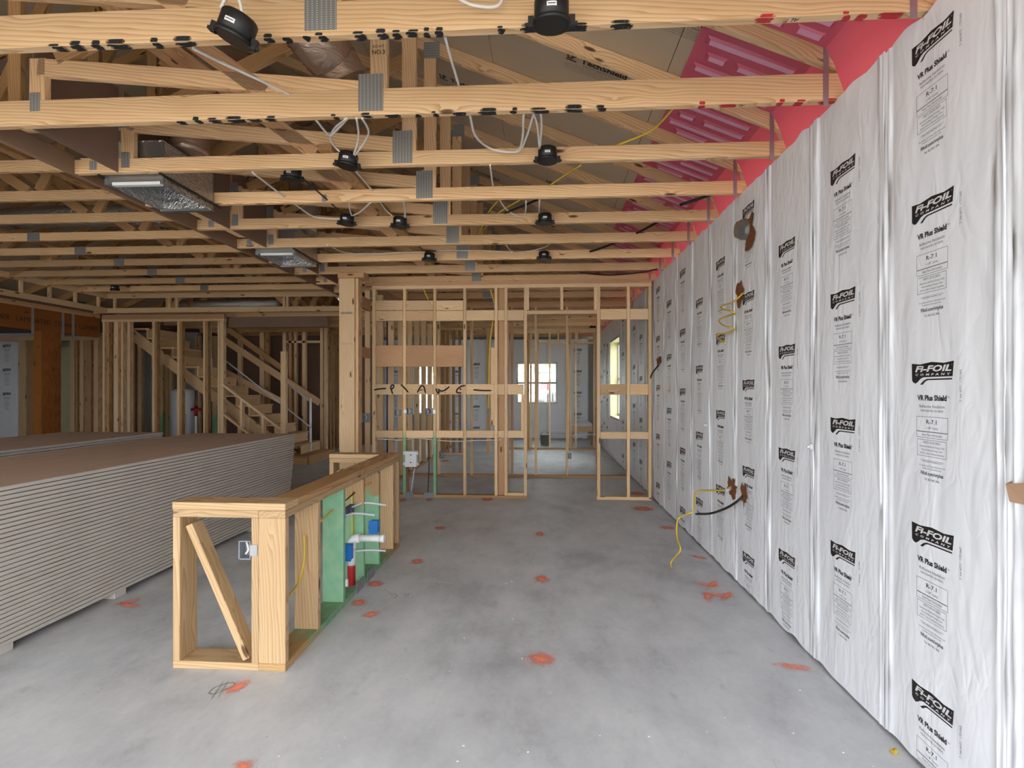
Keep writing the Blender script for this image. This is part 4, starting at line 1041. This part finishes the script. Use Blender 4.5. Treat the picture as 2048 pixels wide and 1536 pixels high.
# ================================================================== HALF WALL (ISLAND)
XR, XM, XL, YF, YK = -1.305, -1.445, -1.90, 2.612, 4.745
T = thing('pony_wall', ((XR + XL) / 2, YF, 0), 'low U-shaped framed half wall with green-stained studs and plumbing', 'half wall')
B = .0025; zb, zs, zp, zcap = .038, .776, .814, .852
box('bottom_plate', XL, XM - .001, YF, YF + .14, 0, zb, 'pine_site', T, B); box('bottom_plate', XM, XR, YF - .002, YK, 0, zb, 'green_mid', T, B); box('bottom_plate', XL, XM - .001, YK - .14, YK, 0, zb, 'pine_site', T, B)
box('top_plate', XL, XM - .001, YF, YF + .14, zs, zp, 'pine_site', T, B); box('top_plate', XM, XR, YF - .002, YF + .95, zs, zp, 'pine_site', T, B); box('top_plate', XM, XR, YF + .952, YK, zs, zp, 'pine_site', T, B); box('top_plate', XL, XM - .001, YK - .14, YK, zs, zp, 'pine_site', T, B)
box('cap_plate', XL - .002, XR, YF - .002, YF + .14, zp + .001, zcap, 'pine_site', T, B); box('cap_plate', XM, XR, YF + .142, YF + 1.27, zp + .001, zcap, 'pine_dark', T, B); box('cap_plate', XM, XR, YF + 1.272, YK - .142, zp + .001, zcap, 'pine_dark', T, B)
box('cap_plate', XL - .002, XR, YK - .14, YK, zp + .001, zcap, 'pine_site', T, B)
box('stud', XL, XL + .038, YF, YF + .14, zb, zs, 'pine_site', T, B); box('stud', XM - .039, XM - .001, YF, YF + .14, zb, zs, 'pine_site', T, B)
box('end_stud', XM, XR, YF - .001, YF + .037, zb, zs, 'pine_site', T, B)
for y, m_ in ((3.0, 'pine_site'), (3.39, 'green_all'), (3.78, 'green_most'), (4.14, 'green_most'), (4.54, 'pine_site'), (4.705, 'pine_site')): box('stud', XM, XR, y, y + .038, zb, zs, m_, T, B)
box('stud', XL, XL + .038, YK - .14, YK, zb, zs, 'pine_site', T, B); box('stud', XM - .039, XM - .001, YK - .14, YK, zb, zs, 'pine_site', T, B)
p0, p1 = at(505, 1312, y=2.66), at(387, 1046, y=2.66)
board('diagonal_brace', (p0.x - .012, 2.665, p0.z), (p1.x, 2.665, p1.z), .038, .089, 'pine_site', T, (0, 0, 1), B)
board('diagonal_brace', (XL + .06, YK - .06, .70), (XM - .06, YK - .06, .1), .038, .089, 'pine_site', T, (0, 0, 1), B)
T = outlet_box(477, 501, 1082, 1119, YF - .003, 'grey plastic electrical box at the end of the half wall', 'R')
def ptube(pts, r, mat, lab, cat='cable', name='cable', seg=8): return tag(tube(name, pts, r, mat, seg=seg), lab, cat)
ptube([at(608, 1070, y=2.985), at(609, 1100, y=2.985), at(607, 1128, y=2.98), at(597, 1165, y=2.92), at(578, 1192, y=2.76)], .006, 'yellow_cable', 'yellow cable on the face of the first tan stud of the half wall')
ptube([(-1.375, 3.02, .60), (-1.37, 3.2, .62), (-1.37, 3.42, .645)], .006, 'yellow_cable', 'yellow cable threaded into the greenest stud of the half wall')
ptube([(-1.375, 3.42, .655), (-1.37, 3.6, .66), (-1.37, 3.80, .68)], .005, 'black_cable', 'dark cable between the second and third studs of the half wall')
ptube([at(704, 982, y=3.77), at(704, 1010, y=3.77), at(705, 1068, y=3.77)], .006, 'yellow_cable', 'yellow cable hanging down the third stud of the half wall')
ptube([(-1.375, 3.82, .68), (-1.37, 4.0, .685), (-1.37, 4.15, .69)], .005, 'yellow_cable', 'dull yellow cable into the fourth stud of the half wall')
# drain
RXp, RYp = -1.365, 3.70
T = thing('drain_pipe', (RXp, RYp, .038), 'white plastic drain pipe with red base elbowing out of the half wall', 'drain pipe')
def part_tube(name, pts, r, mat, n=6): return tube(name, pts, r, mat, T, 16, n)
part_tube('riser', [(RXp, RYp, .175), (RXp, RYp, .30)], .0275, 'pvc'); part_tube('primed_base', [(RXp, RYp, .0), (RXp, RYp, .09), (RXp, RYp, .18)], .0275, 'primer')
part_tube('elbow', [(RXp, RYp, .295), (RXp + .004, RYp, .335), (RXp + .022, RYp, .362), (RXp + .06, RYp, .370)], .031, 'pvc'); part_tube('arm', [(RXp + .055, RYp, .370), (-1.14, RYp, .370)], .0245, 'pvc')
part_tube('end_cap', [(-1.16, RYp, .370), (-1.125, RYp, .370)], .0275, 'pvc'); part_tube('cement_foot', [(RXp - .02, RYp - .03, .0), (RXp - .025, RYp - .03, .09)], .012, 'pvc')
ptube([(-1.37, 3.52, .565), (-1.30, 3.6, .57), (-1.17, 3.62, .555)], .0075, 'pex', 'nearer pale water stub pointing out of the half wall', 'pipe', 'pipe')
ptube([(-1.37, 3.72, .585), (-1.30, 3.80, .60), (-1.15, 3.82, .58)], .0075, 'pex', 'farther pale water stub pointing out of the half wall', 'pipe', 'pipe')
ptube([(-1.37, 3.74, .265), (-1.25, 3.76, .268), (-1.135, 3.76, .265)], .0075, 'pex', 'low pale water stub under the drain arm', 'pipe', 'pipe')
ptube([(-1.38, 3.56, .56), (-1.39, 3.54, .42), (-1.395, 3.52, .30), (-1.395, 3.5, .05)], .0085, 'pex', 'pale water riser between the green studs', 'pipe', 'pipe')
T = thing('stub_bracket', (-1.385, 3.6, .56), 'purple-stained metal bracket between the green studs', 'bracket')
box('bracket_bar', -1.395, -1.388, 3.428, 3.80, .53, .60, 'purple', T)
for y in (3.50, 3.56, 3.70, 3.76): box('bracket_clip', -1.388, -1.372, y, y + .02, .54, .595, 'purple', T)
def blue_box(x, y, z, lab, s=.068):
    T = thing('blue_box', (x, y, z), lab, 'electrical box', 'blue boxes')
    box('box_body', x - s / 2, x + s / 2, y - .06, y, z, z + s * 1.55, 'blue', T, .004); box('box_rim', x - s / 2 - .004, x + s / 2 + .004, y - .064, y - .058, z - .004, z + s * 1.55 + .004, 'blue', T)
    box('nail_tab', x - s / 2 - .02, x - s / 2, y - .03, y - .01, z + .03, z + .05, 'blue', T)
blue_box(-1.347, 3.60, .26, 'blue electrical box in front of the white drain'); blue_box(-1.33, 4.135, .30, 'smaller-looking blue electrical box on the fourth stud', .062)
for i, (y0, y1) in enumerate(((3.62, 3.77), (3.85, 4.02))):
    o = box('pipe_collar', XR + .001, XR + .007, y0, y1, .0, .075, 'grey_pad'); tag(o, 'grey steel plate on the half wall base, %s' % ('nearer one' if i == 0 else 'farther one'), 'pipe plate')

# ================================================================== DRYWALL STACKS
n_b = 34; zb0 = .047; th = .0254
for st in range(2):
    for i in range(n_b):
        j = rng.uniform(-.0012, .0012); z0 = zb0 + th * i + (0.006 if st else 0)
        if st == 0: x1 = -2.90 + j; x0 = x1 - 1.22; y1 = 6.04 - .16 * (1 - i / n_b) ** 1.2 + rng.uniform(-.01, .01); y0 = y1 - 3.66
        else: x1 = -4.53 + j; x0 = x1 - 1.22; y1 = 6.06 + rng.uniform(-.01, .01); y0 = y1 - 3.66
        o = box('drywall_board', x0, x1, y0, y1, z0, z0 + th - .0042, 'drywall', None, .0025)
        where = ('front', 'rear')[st]
        if i == n_b - 1: lab = 'topmost brown-faced drywall board of the %s stack' % where
        elif i == 0: lab = 'lowest drywall board of the %s stack, on the spacers' % where
        else: lab = 'grey-edged drywall board in the middle of the %s stack' % where
        tag(o, lab, 'drywall board', 'drywall boards of the %s stack' % where)
    for q, y in enumerate((2.7, 3.49, 4.35, 5.2)):
        xx = -2.90 if st == 0 else -4.53
        o = box('spacer_block', xx - .95, xx - .012, y - .05, y + .05, 0.0, zb0 - .001 + (.006 if st else 0), 'drywall', None, .003)
        tag(o, '%s spacer block under the %s drywall stack' % (ORD[q], ('front', 'rear')[st]), 'spacer', 'drywall spacer blocks')

# ================================================================== FAR LEFT: RAISED CEILING EDGE, STAIRS, BACK ROOMS
YT = 9.40
T = thing('soffit_frame', (-5, YT, ZC), 'two-rail ladder frame closing the back of the raised ceiling', 'ladder frame')
xa, xb = at(215, HY, y=YT).x, -2.67
za = [ZC + .0, ZC + .09, ZT - .02, ZT + .075]
box('rail', xa, xb, YT, YT + .038, za[0], za[1], S, T); box('rail', xa, xb, YT, YT + .038, za[2], za[3], S, T); box('rail_cap', xa, xb, YT - .02, YT + .06, ZT + .08, ZT + .118, 'pine', T)
for p in (226, 336, 350, 565, 572): pstud('strut', p, p + 5, za[1], za[2], YT, .038, S, T)
T = thing('soffit_frame', (xa, 7, ZC), 'two-rail ladder frame along the left edge of the raised ceiling', 'ladder frame')
box('rail', xa - .04, xa, 4.2, YT, za[0], za[1], S, T); box('rail', xa - .04, xa, 4.2, YT, za[2], za[3], S, T)
for k in range(11): box('strut', xa - .04, xa, 4.4 + .48 * k, 4.44 + .48 * k, za[1], za[2], S, T)
XW = -8.38
T = thing('header_beam', (XW, 7.5, 2.4), 'orange-brown laminated header beam over the left openings', 'beam')
box('beam_ply', XW - .045, XW, 3.5, 9.55, 2.40, 2.76, 'lvl', T); box('beam_ply', XW - .092, XW - .047, 3.5, 9.55, 2.40, 2.76, 'lvl', T)
bm = bmesh.new(); add_text(bm, 'LAMINATED  STRAND  LUMBER   LAMINATED  STRAND  LUMBER', .11, 0, 0, width=3.2); m = Matrix(((0, 0, 1), (1, 0, 0), (0, 1, 0))).to_4x4(); m.translation = (XW + .002, 7.9, 2.55)
put('beam_print', mesh_from('beam_print', bm, 'ink'), m, T)
box('top_plate', XW - .1, XW + .01, 3.5, 9.55, 2.762, 2.80, 'pine_red', T); box('top_plate', XW - .1, XW + .01, 3.5, 9.55, 2.802, 2.838, 'pine_dark', T)
for y in (8.2, 8.75, 8.95): box('strap', XW + .001, XW + .004, y, y + .05, 2.30, 2.80, 'strap_metal', T)
T = thing('beam_column', (XW - .07, 8.56, 0), 'orange-brown laminated column under the header beam', 'column')
for q in range(3): box('column_ply', XW - .14, XW - .0, 8.38 + q * .12, 8.498 + q * .12, 0, 2.399, 'lvl', T)
T = thing('stud_wall', (at(60, HY, y=11.6).x, 11.6, 0), 'shadowed studs seen through the left opening beside the laminated column', 'stud wall')
for a, b, m_ in ((36, 51, S), (53, 67, 'pine_red'), (73, 78, S), (140, 149, S), (151, 155, 'pine_dark'), (159, 167, S), (169, 182, 'pine_red'), (187, 196, 'pine')): pstud('stud', a, b, .038, 2.55, 11.6, .14, m_, T)
box('bottom_plate', at(30, HY, y=11.6).x, at(200, HY, y=11.6).x, 11.6, 11.74, 0, .038, S, T); box('top_plate', at(-40, HY, y=11.6).x, at(200, HY, y=11.6).x, 11.6, 11.74, 2.551, 2.64, S, T)
a, b = at(108, HY, y=12.3).x, at(148, HY, y=12.3).x
o = box('pale_panel', a, b, 12.3, 12.32, 0, 2.45, 'osb_pale'); tag(o, 'pale stained board panel behind the laminated column', 'panel')
wall_nook = struct_wall('wall_nook', [(-14.9, -8.6, 12.72, 12.86, 0, ZC)], 'block_wall')
for i in range(4):
    xc = at(14, HY, y=12.7).x - .0 + (i - 1) * PW
    p = put('foil_panel', FOILS[i], MY(xc, 12.705, 0), wall_nook); z0 = 1.0
    z0 = at(16, 692, y=12.7).z - .61 * 2
    while z0 < 2.6: put('printed_label', LABEL, MY(xc, 12.697, z0), p); z0 += .61

# stairs
T = thing('staircase', (-6.2, 10.6, 0), 'unfinished wooden staircase climbing to the left behind the drywall', 'staircase')
YS0, YS1 = 10.0, 10.95
box('landing', -5.6, -4.40, 9.72, 10.95, .122, .16, 'pine_dark', T); box('landing_side', -4.438, -4.40, 9.72, 10.95, 0, .121, 'pine_dark', T); box('landing_side', -5.6, -4.44, 9.72, 9.758, 0, .121, 'pine', T)
for i in range(13):
    xr_ = -4.70 - .26 * i; zt_ = .16 + .19 * (i + 1)
    box('tread', xr_ - .29, xr_ + .025, YS0 + .04, YS1 - .04, zt_ - .03, zt_, 'pine', T); box('riser', xr_ - .02, xr_, YS0 + .04, YS1 - .04, zt_ - .19, zt_ - .031, 'pine', T)
for y in (YS0, YS1 - .038): board('stringer', (-4.85, y + .019, .12), (-8.15, y + .019, .12 + 3.30 * .731), .20, .038, 'pine', T, (0, 0, 1))
for x, y in ((-5.15, 10.02), (-5.75, 10.02)): box('support_stud', x - .045, x + .045, y - .03, y + .01, 0, .16 + (-4.62 - x) * .731 - .12, S, T)
YG = 9.60
T = ywall('stud_wall', 'stud wall in front of the staircase, left of the open rail', YG, [(205, 209), (213, 218, 'pine_dark'), (227, 236), (242, 246), (254, 260), (304, 309), (309.5, 314, 'pine_dark'), (354, 359), (359.5, 364, 'pine_dark'), (406, 410), (410.5, 416, 'pine_dark'), (435, 439.5), (440, 447)], 2.70, 330, [(203, 448)])
box('top_plate', at(203, HY, y=YG).x, at(448, HY, y=YG).x, YG, YG + .089, 2.701, 2.745, S, T); box('top_plate', at(203, HY, y=YG).x, at(448, HY, y=YG).x, YG, YG + .089, 2.746, 2.835, 'pine_red', T)
T = thing('stair_rail', (-5.4, YG, 0), 'sloping framed stair rail with a pale newel post', 'stair rail')
ra, rb_ = at(446, 768, y=YG + .04), at(563, 858, y=YG + .04)
board('sloping_plate', ra, rb_, .04, .089, S, T); board('sloping_plate', ra - Vector((0, 0, .55)), rb_ - Vector((0, 0, .55)), .04, .089, 'pine', T)
pstud('newel_post', 561, 571, 0, at(566, 703, y=YG).z, YG - .02, .089, S, T)
for p in (482, 525):
    x = at(p, HY, y=YG + .02).x; f = (x - ra.x) / (rb_.x - ra.x); zt_ = ra.z + (rb_.z - ra.z) * f - .02; pstud('baluster_stud', p - 2.3, p + 2.3, zt_ - .53, zt_, YG, .089, S, T)
o = box('stair_header', at(449, HY, y=9.78).x, at(654, HY, y=9.78).x, 9.78, 9.87, 2.60, 2.80, 'sheath_brown'); tag(o, 'dark header beam across the stair opening', 'beam')
def slant(pa, pb, y, w, mat, lab):
    o = board('stair_brace', at(*pa, y=y), at(*pb, y=y), w, .038, mat); tag(o, lab, 'brace', 'sloping boards of the far stair side')
slant((449, 680), (640, 806), 11.35, .14, 'pine', 'upper sloping plank on the far side of the stairs'); slant((449, 743), (562, 802), 11.35, .12, 'pine', 'lower sloping plank on the far side of the stairs'); slant((452, 655), (562, 735), 11.6, .12, 'pine_dark', 'dim sloping plank above the stairs')
o = tube('rail_pipe', [at(452, 722, y=10.2), at(560, 806, y=10.2), at(622, 855, y=10.2)], .014, 'pex'); tag(o, 'pale temporary handrail pipe slanting over the steps', 'pipe')
o = tube('rail_pipe', [at(575, 768, y=10.6), at(620, 803, y=10.6)], .014, 'pex'); tag(o, 'short pale handrail pipe near the bright door', 'pipe')
o = tube('stand_pipe', [at(621, 902.5, D=10.7), at(621, 850, D=10.7), at(621, 796, D=10.7)], .026, 'white_box', n=3); tag(o, 'white wrapped upright standing on the stair landing', 'post')
o = tube('hanging_sleeve', [at(421, 745, y=9.9), at(420, 690, y=9.9), at(421, 645, y=9.9)], .03, 'pex'); tag(o, 'pale plastic sleeve hanging in the stair wall', 'pipe')
T = ywall('stud_wall', 'dim stud wall behind the staircase', 11.75, [(475, 482), (519, 528), (530, 537, 'pine_dark'), (565, 572), (577, 583, 'pine_dark'), (588, 593), (604, 611)], 2.72, 540, [(440, 611)])
pbox('door_header', 572, 640, 681, 686, 11.75, .089, S, T); box('top_plate', at(400, HY, y=11.75).x, at(655, HY, y=11.75).x, 11.75, 11.84, 2.721, 2.83, 'pine_dark', T)
T = thing('stud_wall', (-4.3, 12, 0), 'packed studs between the bright door and the tall post', 'stud wall')
for a, b, y, m_ in ((640, 646, 11.0, S), (648, 653, 11.0, S), (655, 660, 11.6, 'pine_dark'), (662, 667, 12.0, 'pine_dark'), (669, 674, 12.4, 'pine_dark'), (675, 679, 12.8, 'pine_dark')): pstud('stud', a, b, .038, 2.72, y, .089, m_, T)
box('bottom_plate', at(640, HY, y=11.0).x, at(655, HY, y=11.0).x, 11.0, 11.09, 0, .038, S, T)
o = box('back_panel', -8.3, -4.35, 13.3, 13.34, 0, 2.8, 'sheath_brown'); tag(o, 'dark fibreboard wall behind the stairs', 'panel')
T = ywall('stud_wall', 'back studs in the utility corner under the stairs, green at the foot', 12.3, [(318, 326, 'green_low'), (330, 337, 'pine_dark'), (262, 270, 'pine_dark'), (275, 283), (338, 344, 'green_low'), (389, 394), (396, 399), (424, 434, 'green_low')], 2.7, 340, [(255, 440)])
p = at(366, HY, y=12.0); T = thing('water_heater', (p.x, 12.0, 0), 'tall white water heater tank under the stairs', 'water heater')
bm = bmesh.new(); lathe(bm, [(.02, .1), (.24, .1), (.25, .13), (.25, 1.36), (.23, 1.41), (.02, 1.43)], 28); bmesh.ops.recalc_face_normals(bm, faces=bm.faces); put('tank', mesh_from('tank', bm, 'white_box'), Matrix.Translation((p.x, 12.0, 0)), T)
bm = bmesh.new(); lathe(bm, [(.02, 0), (.2, 0), (.2, .1), (.02, .1)], 20); put('stand', mesh_from('stand', bm, 'dark_steel'), Matrix.Translation((p.x, 12.0, 0)), T)
tube('flue_pipe', [(p.x, 12.0, 1.40), (p.x, 12.0, 2.1)], .05, 'sheet_metal', T, 12)
T = thing('test_valve', at(392, 868, y=11.2), 'red-primed pipe cross on white pipes under the stairs', 'pipe fitting')
tube('upright', [at(392, 905, y=11.2), at(392, 868, y=11.2), at(392, 812, y=11.2)], .025, 'pvc', T); tube('cross_arm', [at(383, 819, y=11.2), at(401, 819, y=11.2)], .035, 'primer', T); tube('cross_stem', [at(392, 832, y=11.2), at(392, 812, y=11.2)], .035, 'primer', T)
o = tube('pipe', [at(370, 905, y=11.2), at(370, 828, y=11.2)], .03, 'pex'); tag(o, 'pale grey pipe rising left of the red pipe cross', 'pipe')

# ================================================================== THINGS THROUGH THE FOIL WALL
def torn(px, py, wpx, hpx, seed, panel, mat='torn'):
    rn = random.Random(seed); c = at(px, py, x=WX - .014); D = c.y / ray(px, py).y
    hh = hpx * D / F / 2; ww = wpx * D * D / (F * WX) / 2 * .98
    bm = bmesh.new(); pts = []
    for i in range(18):
        a = 2 * math.pi * i / 18; r = rn.choice((.55, .7, .8, .95, 1.1)) + rn.uniform(-.1, .1); pts.append((math.cos(a) * ww * r, math.sin(a) * hh * r))
    vs = [bm.verts.new((x, y, .004 * rn.random())) for x, y in pts]; vc = bm.verts.new((0, 0, -.004))
    for i in range(18): bm.faces.new((vc, vs[i], vs[(i + 1) % 18]))
    put('torn_hole', mesh_from('torn_hole', bm, mat), MX(c.x, c.y, c.z), panel_objs[panel])
    return c
torn(1497, 462, 30, 80, 1, 3); torn(1481, 590, 20, 52, 2, 3); torn(1318, 722, 11, 20, 3, 8); torn(1464, 975, 26, 46, 4, 4); torn(1488, 990, 14, 56, 5, 3)
c = at(1495, 459, x=WX)
T = thing('wall_duct', (WX, c.y, c.z), 'round grey metal duct stub poking out of the foil wall', 'duct')
bm = bmesh.new(); RR = .072
cyl(bm, (0, 0, 0), (-1, 0, 0), RR, .03, 28); put('collar', mesh_from('collar', bm, 'sheet_metal'), Matrix.Translation((WX - .012, c.y, c.z)), T)
bm = bmesh.new(); cyl(bm, (0, 0, 0), (-1, 0, 0), RR * .95, .035, 28, 0, RR * .75); put('damper_cap', mesh_from('damper_cap', bm, 'sheet_metal'), Matrix.Translation((WX - .042, c.y, c.z)), T)
def wc(pts, r, mat, lab, off=None):
    P = []
    for a, b, o_ in pts: P.append(at(a, b, x=WX - o_))
    return tag(tube('cable', P, r, mat, seg=7), lab, 'cable')
wc([(1486, 586, .01), (1476, 596, .05), (1462, 606, .06), (1445, 611, .06), (1443, 617, .08), (1460, 622, .10), (1470, 627, .07), (1455, 632, .05), (1438, 640, .06), (1445, 650, .10), (1462, 655, .10), (1468, 660, .06), (1450, 667, .05), (1434, 668, .07), (1436, 675, .09), (1444, 682, .09), (1450, 686, .09)], .006, 'yellow_cable', 'coiled yellow cable hanging from the upper tear in the foil wall')
wc([(1462, 973, .012), (1450, 980, .06), (1425, 981, .10), (1398, 982, .14), (1389, 992, .18), (1387, 1020, .22), (1377, 1027, .26), (1360, 1034, .30), (1354, 1046, .33), (1354, 1075, .35), (1361, 1098, .36), (1352, 1112, .38), (1342, 1125, .40), (1344, 1141, .41)], .007, 'yellow_cable', 'long yellow cable hanging from the lower tear and curling over the floor')
wc([(1486, 992, .012), (1470, 1006, .06), (1448, 1018, .09), (1420, 1027, .11), (1392, 1028, .12)], .009, 'black_cable', 'black cable curving from the lower tear in the foil wall')
wc([(1317, 730, .012), (1304, 748, .05), (1298, 770, .07), (1297, 790, .08), (1297, 805, .08)], .010, 'black_cable', 'black cable hanging at the far end of the foil wall')
wc([(1462, 976, .01), (1456, 980, .05), (1451, 981, .07)], .012, 'pex', 'short grey conduit stub at the lower tear')
for a, b, l in ((1413, 850, 'farther'), (1623, 893, 'nearer')):
    q = at(a, b, x=WX - .012); bm = bmesh.new(); cyl(bm, (0, 0, 0), (-1, 0, 0), .018, .012, 12, 0, .014); cyl(bm, (-.012, 0, 0), (-1, 0, 0), .007, .012, 8)
    o = put('wall_plug', mesh_from('wall_plug', bm, 'white_box'), Matrix.Translation(q)); tag(o, 'small white plug pressed into a foil seam, %s one' % l, 'plug')
T = thing('kraft_flap', at(2034, 983, x=WX - .02), 'brown folded kraft flap sticking out at the right edge of the photo', 'flap')
bm = bmesh.new(); vs = [bm.verts.new(v) for v in ((0, .016, .03), (-.03, .004, .022), (-.026, -.006, -.03), (0, .012, -.022), (0, -.04, .034), (0, -.034, -.034))]
bm.faces.new((vs[0], vs[1], vs[2], vs[3])); bm.faces.new((vs[1], vs[4], vs[5], vs[2])); put('flap_sheet', mesh_from('flap_sheet', bm, 'cardboard'), Matrix.Translation(T.location), T)

# ================================================================== OUTSIDE
def tree(x, y, h, lab):
    T = thing('tree', (x, y, -.2), lab, 'tree', 'trees across the lawn'); rn = random.Random(int(x * 10 + y))
    bm = bmesh.new(); bm_tube(bm, [(0, 0, 0), (.05, 0, h * .3), (0, .05, h * .55)], [.16, .12, .07], 8); put('trunk', mesh_from('trunk', bm, 'bark'), Matrix.Translation((x, y, -.2)), T)
    bm = bmesh.new()
    for q in range(26):
        c = Vector((rn.gauss(0, h * .16), rn.gauss(0, h * .16), h * .62 + rn.gauss(0, h * .14))); r = bmesh.ops.create_icosphere(bm, subdivisions=1, radius=h * rn.uniform(.06, .12))
        for v in r['verts']: v.co = v.co * rn.uniform(.75, 1.2) + c
    put('foliage', mesh_from('foliage', bm, 'leaf'), Matrix.Translation((x, y, -.2)), T)
for i, (x, y, h) in enumerate(((-3.2, 41, 7), (1.6, 48, 8), (6.2, 40, 6.5), (-9, 46, 8), (-16, 41, 7), (-23, 44, 8))): tree(x, y, h, '%s tree from the right across the street' % ORD[[2, 1, 0, 3, 4, 5][i]])
p = at(1091, 774, y=21); T = thing('yard_sign', (p.x, 21, -.2), 'red yard sign seen through the far window', 'sign')
box('sign_board', p.x - .19, p.x + .19, 21, 21.03, p.z - .13, p.z + .14, 'sign_red', T); box('sign_post', p.x - .03, p.x + .03, 21.03, 21.09, -.2, p.z + .1, 'window_frame', T)
p = at(1118, HY, y=27); T = thing('parked_car', (p.x, 27, -.17), 'grey car parked on the street beyond the window', 'car')
bm = bmesh.new()
prof = [(-2.1, .35), (-2.1, .8), (-1.2, .9), (-.6, 1.4), (.9, 1.42), (1.6, .95), (2.1, .85), (2.1, .35)]
A = [[bm.verts.new((x, y, z)) for x, z in prof] for y in (-.85, .85)]
bm.faces.new(A[0]); bm.faces.new(list(reversed(A[1])))
for i in range(8): bm.faces.new((A[0][i], A[1][i], A[1][(i + 1) % 8], A[0][(i + 1) % 8]))
bmesh.ops.recalc_face_normals(bm, faces=bm.faces); put('car_body', mesh_from('car_body', bm, 'car'), Matrix.Translation(T.location), T)
for x in (-1.35, 1.35):
    for y in (-.8, .8):
        bm = bmesh.new(); cyl(bm, (0, -.1, 0), (0, 1, 0), .33, .2, 18); put('wheel', mesh_from('wheel', bm, 'rubber'), Matrix.Translation(T.location + Vector((x, y, .33))), T)
bm = bmesh.new(); f = bm.faces.new([bm.verts.new(v) for v in ((-1.0, -.86, .95), (1.4, -.86, .97), (.85, -.86, 1.35), (-.55, -.86, 1.34))]); put('side_window', mesh_from('side_window', bm, 'black'), Matrix.Translation(T.location), T)
